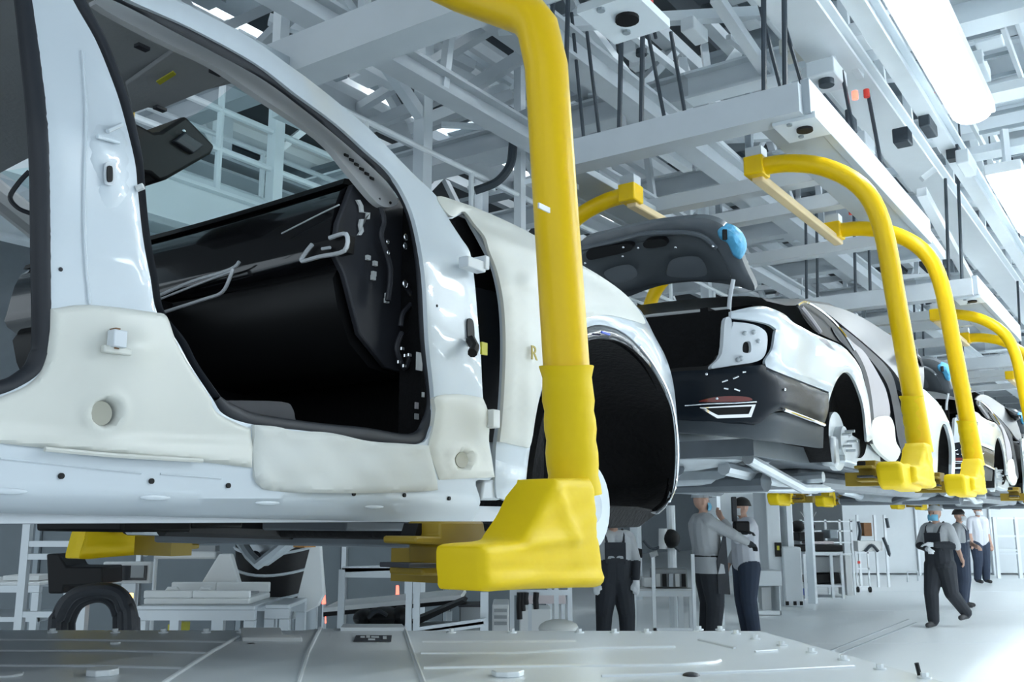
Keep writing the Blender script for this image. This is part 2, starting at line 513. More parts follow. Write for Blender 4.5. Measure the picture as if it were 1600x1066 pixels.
# tube lights over the aisle
ORD = ['nearest and largest', 'second', 'third', 'fourth', 'fifth', 'sixth', 'seventh', 'eighth', 'ninth', 'tenth']
def tube_light(s, OL, lab):
    r = empty('ceiling_light', L(s + 0.9, OL, 4.3), lab, 'light', 'tube lights above the aisle')
    pts = []
    for k in range(9):
        a = math.pi * k / 8
        pts.append((-0.12 * math.cos(a), -0.07 * math.sin(a)))
    mb = MB()
    poly = [L(s, OL + a, 4.27 + b) for a, b in pts]
    mb.prism(poly, U * 1.86)
    mb.build('tube_diffuser', 'lamp', r)
    MB().lbox(s - 0.06, s + 1.92, OL - 0.14, OL + 0.14, 4.27, 4.36).build('housing', 'steelw', r, bevel=0.01)
    for e in (0.3, 1.5):
        MB().beam(L(s + e, OL, 4.34), L(s + e, OL, 4.76), 0.05, 0.05).build('mount', 'steel2', r)
for i in range(8):
    tube_light(2.97 + 3.3 * i, 0.5, '%s bright tube light in the row above the aisle' % ORD[i])
for OL_, n_, s_ in ((3.4, 12, 2.9), (6.4, 12, 2.9), (9.4, 10, 6.0)):  # extra unseen rows, added to brighten the floor and hall
    for i in range(n_):
        tube_light(s_ + 3.05 * i, OL_, '%s tube light of the %s row over the open aisle' % (ORDN[i], {3.4: 'inner', 6.4: 'middle', 9.4: 'outermost'}[OL_]))

# ------------------------------------------------------------------ walkway beyond the line
wk = empty('walkway', L(4, -4.6, 0), 'raised steel walkway with handrails behind the car line', 'walkway')
MB().ibeam(L(-1, -4.0, 3.62), L(20, -4.0, 3.62), 0.14, 0.32).build('fascia_beam', 'steelw', wk)
MB().ibeam(L(-1, -5.3, 3.62), L(20, -5.3, 3.62), 0.14, 0.32).build('fascia_beam', 'steel2', wk)
MB().lbox(-1, 20, -5.3, -4.0, 3.8, 3.84).build('deck', 'steel2', wk)
for k in range(15):
    s = -0.6 + k * 1.45
    MB().beam(L(s, -5.25, 3.6), L(s, -4.05, 3.6), 0.1, 0.2).build('joist', 'steel2', wk)
for o in (-4.0, -5.3):
    for z in (4.85, 4.4, 4.1):
        MB().tube([L(-1, o, z), L(20, o, z)], 0.026, 8).build('handrail', 'steelw', wk)
    for k in range(15):
        s = -1 + k * 1.5
        MB().cyl(L(s, o, 3.8), L(s, o, 4.86), 0.026, 8).build('railing_post', 'steelw', wk)
for s, o, wd in ((2.52, -4.0, 0.09), (4.55, -4.25, 0.13), (5.85, -4.0, 0.09), (11.2, -4.2, 0.13), (15.5, -4.2, 0.13), (-0.4, -5.3, 0.13), (4.5, -7.2, 0.16), (9.5, -7.2, 0.16), (14.5, -7.2, 0.16)):
    c = MB().beam(L(s, o, 0), L(s, o, 7.2), wd, wd, N)
    c.lbox(s - wd, s + wd, o - wd, o + wd, 6.6, 6.66)
    c.lbox(s - wd, s + wd, o - wd, o + wd, 3.4, 3.44)
    c.build('column', 'steelw' if o > -4.1 else 'steel2', wk)
for a, b in (((4.55, -4.25, 5.3), (6.6, -4.25, 6.6)), ((4.55, -4.25, 5.3), (2.5, -4.25, 6.6)), ((9.5, -4.2, 5.2), (11.5, -4.2, 6.6)), ((4.55, -4.25, 6.0), (4.55, -7.2, 6.9))):
    MB().beam(L(*a), L(*b), 0.1, 0.1).build('knee_brace', 'steel2', wk)
cab = crs([(742, 298), (775, 285), (795, 262), (801, 235), (803, 180)], 5, False)
MB().tube([P(x, y, 9.2) for x, y in cab], 0.045, 8).build('black_hose', 'rod', wk)
# bolted splice on the fascia
MB().lbox(3.1, 3.45, -3.98, -3.92, 3.5, 3.85).build('splice_plate', 'steelw', wk)
for a in (3.18, 3.37):
    for z in (3.58, 3.75):
        MB().cyl(L(a, -3.93, z), L(a, -3.90, z), 0.025, 8).build('bolt', 'steel3', wk)
# roof bracing that shows left of the yellow post
for (xa, ya), (xb, yb), Ya, Yb, w_, m_ in (((900, 12), (1032, 188), 7.6, 8.2, 0.07, 'steelw'), ((945, 18), (1128, 168), 7.4, 9.0, 0.06, 'steelw'), ((952, 30), (976, 205), 8.2, 8.2, 0.045, 'steelw'), ((1118, -5), (1216, 140), 7.0, 8.0, 0.09, 'steelw'),
        ((1138, 58), (1252, 150), 7.6, 8.4, 0.05, 'steelw'), ((985, 128), (1064, 178), 8.4, 8.6, 0.045, 'steelw'), ((1066, 92), (1076, 178), 8.8, 8.8, 0.08, 'steelw'), ((1100, 70), (1112, 165), 9.2, 9.2, 0.07, 'steel2'), ((895, 60), (945, 90), 8.6, 8.6, 0.03, 'steelw'),
        ((895, 105), (945, 135), 8.6, 8.6, 0.03, 'steelw'), ((1125, 120), (1152, 84), 9.0, 9.0, 0.10, 'steelw'), ((1000, 210), (1075, 262), 8.8, 9.6, 0.10, 'steelw'), ((1080, 205), (1098, 262), 9.3, 9.3, 0.12, 'steelw'), ((1110, 210), (1160, 255), 9.3, 9.8, 0.05, 'steelw'),
        ((690, 195), (792, 200), 9.0, 9.0, 0.05, 'steel2'), ((640, 205), (800, 150), 9.6, 9.6, 0.12, 'steel'), ((560, 205), (690, 150), 9.8, 9.8, 0.12, 'steel'), ((700, 160), (820, 85), 9.4, 9.4, 0.12, 'steel'), ((620, 45), (740, 105), 9.0, 9.4, 0.10, 'steel'), ((660, 40), (800, 130), 9.2, 9.6, 0.06, 'steel2'),
        ((500, 5), (640, 60), 9.8, 10.2, 0.10, 'steel'), ((420, 30), (520, 62), 9.4, 9.6, 0.10, 'steel2'), ((1300, 45), (1345, 120), 6.6, 7.0, 0.05, 'steelw'), ((1235, 40), (1275, 82), 6.8, 7.0, 0.03, 'rod'), ((1296, 72), (1312, 122), 6.7, 6.7, 0.03, 'steelw'), ((1440, 300), (1560, 520), 9.0, 12.0, 0.09, 'steelw'), ((1420, 330), (1470, 400), 8.0, 8.6, 0.08, 'steelw'), ((1440, 280), (1460, 265), 8.2, 8.2, 0.05, 'steelw')):
    cpart('strut', m_, MB().beam(P(xa, ya, Ya), P(xb, yb, Yb), w_, w_))
# black suspension wires
for (xa, ya), (xb, yb), Y_ in (((893, 20), (912, 216), 6.6), ((917, 50), (936, 208), 6.6), ((1009, 34), (1038, 184), 6.4), ((1048, 50), (1070, 176), 6.4), ((1184, -5), (1220, 138), 6.0), ((1213, -5), (1265, 172), 6.2), ((1315, 110), (1340, 240), 6.6), ((1355, 140), (1378, 262), 6.8), ((1008, -5), (1025, 60), 7.0)):
    cpart('suspension_wire', 'rod', MB().tube([P(xa, ya, Y_), P(xb, yb, Y_)], 0.014, 6))
# plates, sockets, small dark and red devices under the channels
for x, y, Y_, a_, b_, m_ in ((1292, 118, 6.6, 0.34, 0.2, 'steel2'), (1240, 78, 6.9, 0.22, 0.16, 'cream'), (1335, 60, 7.0, 0.3, 0.2, 'steelw'), (1140, 140, 8.2, 0.30, 0.18, 'steel3'), (1085, 48, 7.4, 0.3, 0.12, 'steelw'), (990, 80, 8.0, 0.2, 0.14, 'steelw'), (1175, 30, 7.4, 0.16, 0.12, 'steelw'), (1510, 110, 7.2, 0.4, 0.3, 'steel2'), (1545, 60, 7.2, 0.2, 0.2, 'steelw'), (1410, 215, 7.2, 0.16, 0.12, 'rod'), (1450, 195, 7.0, 0.3, 0.08, 'rod'),
                           (1490, 240, 7.6, 0.12, 0.1, 'rod'), (1510, 255, 7.6, 0.4, 0.1, 'steel2'), (1330, 190, 7.0, 0.24, 0.03, 'rod'), (1350, 225, 7.4, 0.3, 0.1, 'steel2'), (640, 100, 9.6, 0.35, 0.2, 'roofd'), (605, 85, 9.8, 0.4, 0.25, 'roofd'), (650, 62, 9.9, 0.3, 0.25, 'roofd'), (520, 110, 9.8, 0.3, 0.18, 'steel3'), (570, 120, 9.8, 0.3, 0.18, 'steelw'), (480, 15, 9.4, 0.25, 0.2, 'steel')):
    c = P(x, y, Y_)
    cpart('device_box', m_, MB().box(c, (a_, b_, 0.12), (U, N, ZU)), bevel=0.01)
for x, y, Y_, r_ in ((1291, 124, 6.55, 0.055), (1232, 12, 6.9, 0.05), (1026, 30, 7.2, 0.07), (1002, 78, 7.9, 0.05), (1300, 28, 7.2, 0.03), (1312, 88, 6.9, 0.06)):
    c = P(x, y, Y_); cpart('sensor', 'rod', MB().cyl(c, c - ZU * 0.05, r_, 14))
for x, y, Y_, m_ in ((1336, 149, 6.6, 'redlamp'), (1354, 146, 6.7, 'redt'), (1457, 151, 7.0, 'redt'), (1440, 128, 7.0, 'redt'), (1006, 4, 7.4, 'redt'), (1330, 330, 8.0, 'redt')):
    c = P(x, y, Y_); cpart('indicator', m_, MB().cyl(c + ZU * 0.03, c - ZU * 0.03, 0.022 if x > 1100 else 0.08, 10))
# cable ladder running down the aisle side
for o in (0.75, 1.25):
    cpart('ladder_rail', 'steel', MB().beam(L(5.2, o - 0.55, 5.05), L(30, o - 0.55, 5.05), 0.03, 0.07))
for k in range(60):
    cpart('ladder_rung', 'steel3', MB().beam(L(5.3 + k * 0.4, 0.2, 5.05), L(5.3 + k * 0.4, 0.7, 5.05), 0.03, 0.03))
for k in range(14):
    s = 5.5 + 2.1 * k
    cpart('wire_drop', 'rod', MB().tube([L(s, 0.0, 4.7), L(s + 0.1, 0.0, 6.4)], 0.01, 5))
    cpart('fitting', 'steelw' if k % 2 else 'rod', MB().lbox(s + 0.5, s + 0.9, 0.8, 1.0, 4.82, 4.95))

# ================================================================== NEAR CAR (white body in build, doors off)
Z0 = 1.5
def side_off(s, z):
    h = z - Z0
    o = 0.0
    if h < 0.10:
        o += 0.012
        if h < 0.035: o -= (0.035 - h) * 1.0
    elif h < 0.14: o += 0.012 * (0.14 - h) / 0.04
    o += 0.02 * math.sin(max(0, min(1, (h - 0.1) / 0.55)) * math.pi)
    if h > 0.62: o -= 0.36 * (h - 0.62) + 0.10 * (h - 0.62) ** 2
    if s > 0.45: o -= 0.25 * (s - 0.45) ** 2
    return o
def car1(px, py, extra=0.0):
    o = 0.0
    for _ in range(6):
        p = PO(px, py, o + extra)
        s, oo, z = toL(p)
        o = side_off(s, z)
    return PO(px, py, o + extra)
def onc(extra): return lambda x, y: car1(x, y, extra)
INW = -N

car = empty('car', L(-0.9, -0.93, Z0), 'white doorless car body in the foreground, wrapped in cream covers', 'car', 'car bodies on the line')
rail_top = [(275, 0), (340, 30), (400, 63), (451, 100), (482, 122), (542, 170), (585, 207), (642, 266), (685, 308)]
front_open = [(205, 0), (300, 43), (400, 98), (462, 145), (525, 192), (575, 237), (607, 266), (630, 298), (650, 346), (665, 428), (671, 532), (678, 600), (680, 640), (674, 672), (655, 694),
              (575, 690), (500, 676), (400, 664), (352, 648), (333, 622), (300, 572), (278, 532), (247, 488), (237, 436), (225, 371), (217, 298), (212, 250), (192, 170), (175, 120), (150, 60), (116, 0), (98, -48), (130, -42)]
rear_open = [(46, 0), (58, 80), (70, 180), (74, 266), (76, 400), (76, 532), (70, 562), (58, 585), (36, 602), (0, 617), (-60, 628), (-160, 632), (-260, 632), (-260, 300), (-230, 40), (-160, -95), (-60, -90), (20, -72), (38, -50)]
outer = rail_top + [(702, 341), (722, 372), (736, 395), (743, 440), (748, 500), (753, 560), (756, 620), (764, 680), (772, 745), (745, 752), (752, 785), (738, 818)] + \
        corner((738, 818), (-330, 795)) + corner((-330, -190)) + [(-150, -160), (80, -80), (180, -40)]
side = panel('side_frame', outer, [front_open, rear_open], onc(0), 0.012, INW, 'white', car, step=14, rim=0.003, rimpx=12)
# holes in the sill
for x, y in ((96, 744), (237, 752), (357, 759), (553, 772), (632, 774), (702, 779)):
    c = car1(x, y, 0.002)
    MB().cyl(c - N * 0.01, c + N * 0.0015, 0.0048, 10).build('sill_hole', 'black', car)
# drainage dimples along the sill underside
for x, y in ((12, 768), (243, 778), (418, 786), (585, 792)):
    c = car1(x, y, 0.0)
    MB().ell(c, (0.03, 0.0025, 0.005), ax=(U, N, ZU)).build('sill_dimple', 'white', car)
for (xa, ya), (xb, yb) in (((0, 717), (220, 740)), ((250, 741), (345, 748))):
    MB().tube([car1(xa + (xb - xa) * k / 6, ya + (yb - ya) * k / 6, 0.0) for k in range(7)], 0.0022, 6).build('sill_crease', 'white', car)
# pinch flange below the sill
MB().grid([[L(-2.3 + 2.35 * k / 10, -0.035, z) for k in range(11)] for z in (1.492, 1.53)]).build('pinch_flange', 'white2', car)

def ribbon(name, pa, pb, extra, thick, m_, n=5):
    a = crs(pa, n, False); b = crs(pb, n, False)
    k = max(len(a), len(b))
    def rs(q):
        out = []
        for i in range(k):
            t = i * (len(q) - 1) / (k - 1); j = min(int(t), len(q) - 2); f = t - j
            out.append((q[j][0] * (1 - f) + q[j + 1][0] * f, q[j][1] * (1 - f) + q[j + 1][1] * f))
        return out
    a, b = rs(a), rs(b)
    a = [(p[0] + (p[0] - q[0]) * 0.22, p[1] + (p[1] - q[1]) * 0.22) for p, q in zip(a, b)]
    mb = MB(); seg = 8; rows = []
    for i in range(k):
        A, B = car1(*a[i], extra), car1(*b[i], extra)
        mid = (A + B) / 2; hw = (A - B) / 2
        rows.append([mid + hw * math.cos(2 * math.pi * j / seg) + N * (thick * math.sin(2 * math.pi * j / seg)) for j in range(seg + 1)])
    mb.grid(rows)
    return mb.build(name, m_, car, angle=80)
# rubber seals round both door openings
ribbon('door_seal', [(110, -55), (150, -22), (207, 0), (300, 42), (400, 97), (462, 144), (525, 191), (575, 236), (607, 266), (630, 298), (650, 346), (665, 428), (671, 532), (679, 600), (682, 640), (677, 668), (655, 698), (575, 694), (500, 682), (400, 670), (352, 652), (333, 626)],
       [(120, -40), (150, -12), (180, 0), (250, 37), (400, 117), (475, 170), (550, 232), (588, 266), (618, 298), (639, 341), (652, 416), (658, 532), (668, 607), (668, 632), (660, 655), (640, 678), (570, 668), (490, 660), (400, 646), (365, 632), (340, 618)], -0.022, 0.013, 'seal')
ribbon('door_seal', [(100, -45), (115, 0), (150, 60), (175, 120), (192, 170), (212, 250), (217, 298), (225, 371), (237, 436), (247, 488), (280, 532), (300, 570), (334, 622)],
       [(118, -40), (131, 0), (162, 60), (186, 120), (203, 170), (219, 250), (223, 298), (230, 371), (242, 436), (252, 488), (285, 532), (305, 570), (342, 622)], -0.03, 0.014, 'seal')
ribbon('door_seal', [(38, -50), (46, 0), (58, 80), (70, 180), (74, 266), (76, 400), (76, 532), (70, 562), (58, 585), (36, 602), (0, 617), (-60, 628), (-160, 634)],
       [(18, -50), (25, 0), (33, 80), (43, 180), (48, 266), (50, 400), (52, 528), (48, 550), (40, 568), (24, 582), (0, 594), (-60, 602), (-160, 608)], -0.02, 0.02, 'seal')
# pressed line on the centre pillar, striker and bolts
panel('striker_recess', [(140, 188), (143, 182), (192, 196), (205, 230), (208, 300), (180, 330), (152, 320), (150, 290), (136, 240)], [], onc(0.002), 0.012, INW, 'white', car, step=14, rim=0.006, rimpx=10)
for (xa, ya, xb, yb) in ((152, 213, 186, 222), (168, 205, 190, 195)):
    MB().cyl(car1(xa, ya, 0.008), car1(xb, yb, 0.008), 0.004, 8).build('striker_bracket', 'white', car)
slot = crs([(163, 258), (170, 254), (177, 259), (178, 285), (170, 290), (163, 285)])
MB().prism([car1(x, y, 0.006) for x, y in slot], N * 0.004).build('striker_slot_rim', 'white2', car)
slot = crs([(166, 262), (171, 260), (174, 264), (174, 282), (170, 285), (166, 282)])
MB().prism([car1(x, y, 0.0085) for x, y in slot], N * 0.004).build('striker_slot', 'black', car)
for x, y in ((95, 421), (683, 478)):
    MB().ell(car1(x, y, 0.001), (0.0035, 0.002, 0.0035), ax=(U, N, ZU)).build('plug', 'trim', car)
MB().tube([car1(x, y, 0.001) for x, y in crs([(128, 80), (134, 180), (131, 300), (133, 400), (140, 475)], 4, False)], 0.003, 6).build('pillar_crease', 'white', car)
MB().cyl(car1(214, 295, 0.0), car1(224, 291, 0.01), 0.006, 8).build('clip', 'plastic', car)

# cream protective cover on the centre pillar foot
def cov_rel(x, y):
    r = 0.0
    d = math.hypot(x - 158, (y - 646))
    r += 0.004 * math.exp(-((d - 28) / 9) ** 2)
    r += 0.02 * math.exp(-((x - 185) / 70) ** 2) * math.exp(-((y - 600) / 110) ** 2)
    if y > 680: r += 0.006 * min(1, (y - 680) / 15)
    r += 0.015 * math.exp(-((x - 200) / 34) ** 2) * math.exp(-((y - 545) / 26) ** 2)
    return r
cov = corner((82, 482)) + [(140, 476), (246, 488)] + corner((246, 488)) + [(264, 494), (278, 532), (300, 572), (332, 620), (338, 638), (352, 650), (382, 664)] + corner((397, 668), (395, 731), (320, 722), (70, 700), (-20, 690), (-20, 628)) + [(0, 621), (38, 606), (62, 588), (74, 564), (80, 530)]
circ = [(158 + 17 * math.cos(a * 0.5236), 646 + 19 * math.sin(a * 0.5236)) for a in range(12)]
pc = panel('pillar_cover', cov, [circ], onc(0.006), 0.012, INW, 'cream', car, step=6, rim=0.008, rimpx=8, rel=cov_rel)
panel('cover_hole', circ, [], lambda x, y: car1(x, y, 0.003 + cov_rel(x, y)), 0.004, INW, 'hole', pc, step=9)
MB().box(car1(183, 530, 0.034), (0.024, 0.02, 0.028), (U, N, ZU)).build('hinge_block', 'white2', pc, bevel=0.002)
MB().box(car1(178, 530, 0.026), (0.008, 0.02, 0.034), (U, N, ZU)).build('hinge_bolt', 'brown', pc)
MB().box(car1(182, 548, 0.03), (0.05, 0.012, 0.012), (U, N, ZU)).build('hinge_lip', 'cream', pc, bevel=0.003)
MB().tube([car1(x, y, 0.014) for x, y in ((70, 702), (180, 712), (316, 720))], 0.004, 6).build('cover_seam', 'cream', pc)

# sill cloth
def cl_rel(x, y):
    return 0.012 + 0.005 * math.sin(x * 0.045 + y * 0.03) * math.sin(y * 0.05 + 0.4) + 0.0012 * math.sin(x * 0.11 - y * 0.10) + 0.003 * math.sin(x * 0.023 + 1.0)
clo = corner((396, 664)) + [(430, 667), (460, 674), (500, 675), (530, 680), (575, 690), (620, 693), (662, 696)] + corner((672, 696), (685, 766)) + [(640, 769), (560, 771), (470, 770), (420, 766), (405, 758)] + corner((397, 745))
panel('sill_cloth', clo, [], onc(0.004), 0.010, INW, 'cloth', car, step=8, rim=0.008, rimpx=8, rel=cl_rel)

# cream cover on the hinge pillar foot
def hp_rel(x, y):
    return 0.02 * math.exp(-((x - 745) / 22) ** 2) * math.exp(-((y - 655) / 30) ** 2) + 0.008 * math.exp(-((math.hypot(x - 722, (y - 719)) - 18) / 7) ** 2)
hp = [(684, 620), (720, 616), (755, 622)] + corner((755, 622)) + [(762, 650), (766, 690), (772, 720)] + corner((776, 746), (690, 750), (672, 700)) + [(680, 668), (684, 640)]
circ2 = [(722 + 9.5 * math.cos(a * 0.5236), 719 + 12 * math.sin(a * 0.5236)) for a in range(12)]
hc = panel('hinge_cover', hp, [circ2], onc(0.008), 0.012, INW, 'cream', car, step=7, rim=0.006, rimpx=7, rel=hp_rel)
panel('cover_hole', circ2, [], lambda x, y: car1(x, y, 0.005 + hp_rel(x, y)), 0.004, INW, 'hole', hc, step=7)
MB().box(car1(766, 655, 0.02), (0.03, 0.04, 0.045), (U, N, ZU)).build('hinge_block', 'plastic', hc, bevel=0.003)
# upper hinge stub, harness tail, tag
up = MB().box(car1(738, 414, 0.03), (0.075, 0.03, 0.028), (U, N, ZU)); up.box(car1(752, 412, 0.035), (0.018, 0.04, 0.035), (U, N, ZU))
up.build('door_hinge', 'white2', car, bevel=0.003)
slot = crs([(729, 502), (734, 498), (739, 506), (740, 535), (735, 542), (730, 530)])
MB().prism([car1(x, y, 0.002) for x, y in slot], N * 0.003).build('harness_opening', 'black', car)
MB().tube([car1(x, y, e) for x, y, e in ((735, 530, 0.01), (742, 543, 0.03), (738, 552, 0.04))], 0.012, 8).build('harness_plug', 'black', car)
MB().box(car1(756, 545, 0.05), (0.022, 0.006, 0.03), (U, N, ZU)).build('yellow_tag', 'labely', car)

# black gap behind the fender, fender skin with cream cover
gap = [(700, 338), (732, 332), (765, 380), (785, 420), (796, 480), (800, 560), (800, 640), (795, 700), (790, 760), (762, 790), (752, 700), (750, 560), (742, 440), (732, 396)]
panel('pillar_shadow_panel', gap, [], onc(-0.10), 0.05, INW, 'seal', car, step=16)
arch_r = [(1027, 799), (1045, 782), (1052, 757), (1055, 707), (1051, 652), (1040, 617), (1017, 575), (990, 547), (962, 532), (930, 532), (900, 546), (875, 580), (858, 620), (846, 660), (838, 700), (832, 740), (828, 790)]
fen_out = [(690, 312), (720, 318), (755, 330), (800, 350), (835, 368), (870, 388), (910, 415), (945, 438), (980, 463), (1006, 486), (1027, 525), (1045, 560), (1056, 600), (1062, 657), (1066, 707), (1062, 757), (1050, 784), (1034, 802)]
fen_left = [(822, 790), (790, 780), (780, 770), (780, 700), (788, 640), (792, 560), (791, 500), (786, 455), (776, 415), (760, 382), (745, 355), (730, 333), (705, 341)]
arch_o = [(1032, 803), (1048, 786), (1057, 757), (1060, 707), (1056, 655), (1047, 616), (1026, 573), (1001, 539), (975, 517), (942, 507), (915, 514), (890, 532), (866, 572), (850, 615), (840, 658), (833, 700), (828, 740), (824, 790)]
panel('front_fender', fen_out + corner((1032, 803)) + arch_o[1:] + fen_left, [], onc(-0.004), 0.012, INW, 'white', car, step=13, rim=0.01, rimpx=8)
def fc_rel(x, y):
    r = 0.0
    for cx, cy, w_, h_ in ((822, 455, 12, 26), (822, 530, 8, 40), (826, 640, 10, 50)):
        r += 0.006 * math.exp(-((x - cx) / w_) ** 4 - ((y - cy) / h_) ** 4)
    r += 0.012 * math.exp(-((y - 372 - 0.35 * (x - 760)) / 14) ** 2)
    return r
fcov = [(688, 306), (720, 314), (755, 327), (800, 347), (835, 365), (870, 386), (905, 411), (940, 434), (978, 460), (1000, 482), (1012, 505)] + [(990, 500), (955, 492), (925, 495), (900, 512), (872, 552), (852, 600), (843, 640), (834, 690)] + corner((830, 700), (785, 690)) + [(790, 640), (794, 560), (793, 500), (788, 455), (778, 415), (762, 382), (747, 355), (730, 330), (712, 338), (700, 330)]
fc = panel('fender_cover', fcov, [], onc(0.008), 0.010, INW, 'cream', car, step=9, rim=0.008, rimpx=8, rel=fc_rel)
# R marking on the cover
tcu = bpy.data.curves.new('letter_R', 'FONT'); tcu.body = 'R'; tcu.size = 0.055; tcu.extrude = 0.0015
to = bpy.data.objects.new('letter_R', tcu); COL.objects.link(to)
dg = bpy.context.evaluated_depsgraph_get()
tm = bpy.data.meshes.new_from_object(to.evaluated_get(dg)); bpy.data.objects.remove(to)
lo = bpy.data.objects.new('letter_mark', tm); COL.objects.link(lo); lo.parent = fc
tm.materials.append(mat('faded_ochre_print', (0.50, 0.40, 0.10), 0.6))
lp = car1(829, 561, 0.021)
rot = Matrix((U, ZU, N)).transposed().to_4x4()
lo.matrix_local = Matrix.Translation(lp - wloc(fc)) @ rot
# glossy arch edge trim
def strip(name, pts, r, m_, extra, parent, flat=1.0, closed=False):
    q = crs(pts, 5, closed)
    return MB().tube([car1(x, y, extra) for x, y in q], r, 8, flat=flat).build(name, m_, parent)
panel('arch_trim', arch_o[:14] + arch_r[:13][::-1], [], onc(-0.016), 0.02, INW, 'gloss', car, step=7, rim=0.006, rimpx=6)
strip('arch_lip', [(1000, 540), (1022, 570), (1044, 612), (1055, 655), (1059, 707), (1056, 757), (1046, 784)], 0.004, 'chrome', 0.002, car)
MB().box(car1(946, 521, 0.0), (0.05, 0.006, 0.006), (U, N, ZU)).build('blue_clip', 'bluebox', car)
# wheel arch liner: a barrel behind the arch, with a back plate
arc = crs(arch_r, 4, False)
outp = [car1(x, y, -0.015) for x, y in arc]
ctr = V((0, 0, 0))
for p in outp: ctr += p
ctr /= len(outp)
mbl = MB()
rows = [outp, [p - N * 0.10 + (p - ctr) * 0.03 for p in outp], [p - N * 0.28 for p in outp], [p - N * 0.42 + (ctr - p) * 0.35 for p in outp], [ctr - N * 0.45 for p in outp]]
mbl.grid(rows)
mbl.build('wheel_liner', 'liner', car, angle=60)
MB().prism([car1(x, y, -0.03) for x, y in ((1034, 799), (1000, 824), (946, 826), (946, 790), (1000, 792))], -N * 0.3).build('liner_tail', 'liner', car, bevel=0.01)
# fender foot, inner structure seen between hinge pillar and wheel
mm = MB()
mm.prism([car1(x, y, -0.02) for x, y in ((780, 690), (826, 700), (822, 742), (806, 776), (778, 782), (752, 782), (756, 752), (778, 748))], -N * 0.05)
mm.build('fender_foot', 'white2', car, bevel=0.006)
MB().prism([car1(x, y, -0.12) for x, y in ((800, 700), (850, 640), (850, 800), (770, 822), (735, 812), (745, 790))], -N * 0.08).build('inner_arch_edge', 'liner', car)
for x, y in ((784, 712), (792, 774)):
    MB().ell(car1(x, y, -0.018), (0.006, 0.004, 0.006), ax=(U, N, ZU)).build('bolt', 'trim', car)
# brake disc hub seen past the yellow boot
dc = PO(914, 792, -0.03)
m2 = MB(); m2.cyl(dc, dc + N * 0.012, 0.13, 32); m2.build('brake_disc', 'rotor', car)
MB().cyl(dc + N * 0.012, dc + N * 0.03, 0.05, 18).build('hub', 'silver', car)

# ---- cabin
def cab_part(name, m_, mb, par=None, **k): return mb.build(name, m_, par or car, **k)
# floor, tunnel, firewall, far side
cab_part('cabin_floor', 'carpet', MB().lbox(-3.2, 0.1, -1.8, -0.06, 1.52, 1.56))
cab_part('tunnel', 'carpet', MB().lbox(-3.2, -0.1, -1.08, -0.78, 1.55, 1.80), bevel=0.04)
cab_part('firewall', 'carpet', MB().lbox(-0.14, 0.0, -1.82, -0.10, 1.5, 2.28))
cab_part('kick_panel', 'carpet', MB().lbox(-0.36, 0.0, -0.17, -0.10, 1.5, 2.3))
cab_part('footwell_divider', 'carpet', MB().lbox(-0.75, -0.1, -1.02, -0.84, 1.55, 2.1), bevel=0.03)
sk = [(336, 628), (345, 626), (440, 628), (458, 640), (468, 664), (520, 668), (640, 680), (640, 690), (400, 662)]
panel('sill_trim', sk, [], onc(-0.055), 0.03, INW, 'trim', car, step=14)
# dashboard: profile swept across the car
prof = [(-0.16, 0.76), (-0.34, 0.815), (-0.47, 0.825), (-0.535, 0.812), (-0.56, 0.79), (-0.575, 0.75), (-0.585, 0.70), (-0.592, 0.655), (-0.598, 0.63), (-0.585, 0.61), (-0.55, 0.592)]
prof2 = [(-0.55, 0.596), (-0.565, 0.57), (-0.545, 0.50), (-0.50, 0.42), (-0.43, 0.37), (-0.30, 0.36), (-0.18, 0.40), (-0.16, 0.70)]
def sweep(pr, o0, o1, n=10, bow=0.03):
    rows = []
    for i in range(n + 1):
        t = i / n; o = o0 + (o1 - o0) * t
        b = -bow * math.sin(math.pi * t)
        rows.append([L(s - b, o, Z0 + h) for s, h in pr])
    mb = MB(); mb.grid(rows)
    k = len(pr)
    mb.f.append(list(range(k))); mb.f.append(list(range(n * k, (n + 1) * k))[::-1])
    return mb
dash = cab_part('dashboard', 'gloss', sweep(prof + [(-0.17, 0.58)], -0.20, -1.66), angle=50)
cab_part('glovebox', 'black', sweep(prof2, -0.21, -0.90, 6, 0.015), dash, angle=50)
cab_part('steering_side_lower', 'black', sweep(prof2, -0.95, -1.66, 6, 0.015), dash, angle=50)
cab_part('dash_pad', 'black', sweep([(-0.16, 0.79), (-0.34, 0.832), (-0.475, 0.842), (-0.545, 0.828), (-0.552, 0.812), (-0.47, 0.825), (-0.3, 0.80)], -0.20, -1.66), dash, angle=50)
def dpt(px, py, s=-0.6): return PS(px, py, s)
for pts, r in (([(240, 466), (300, 440), (360, 421), (374, 409)], 0.006), ([(244, 470), (320, 440), (362, 424)], 0.004), ([(256, 488), (318, 468), (347, 457), (360, 432), (364, 420)], 0.006)):
    cab_part('chrome_strip', 'satin', MB().tube([dpt(x, y, -0.604) for x, y in crs(pts, 4, False)], r * 0.8, 8), dash)
fr = [(471, 407), (477, 396), (487, 382), (541, 366), (539, 393), (520, 397)]
cab_part('air_vent', 'black', MB().prism([dpt(x, y, -0.600) for x, y in fr], U * 0.03), dash)
cab_part('vent_frame', 'satin', MB().tube([dpt(x, y, -0.612) for x, y in crs([(488, 382), (477, 396), (472, 408), (500, 401), (538, 392), (541, 366), (515, 372)], 4, False)], 0.0055, 8), dash)
cab_part('vent_vane', 'satin', MB().tube([dpt(503, 389, -0.612), dpt(516, 387, -0.612)], 0.004, 6), dash)
cab_part('glint_strip', 'satin', MB().tube([dpt(x, y, -0.590) for x, y in ((440, 365), (503, 333), (530, 320))], 0.002, 6), dash)
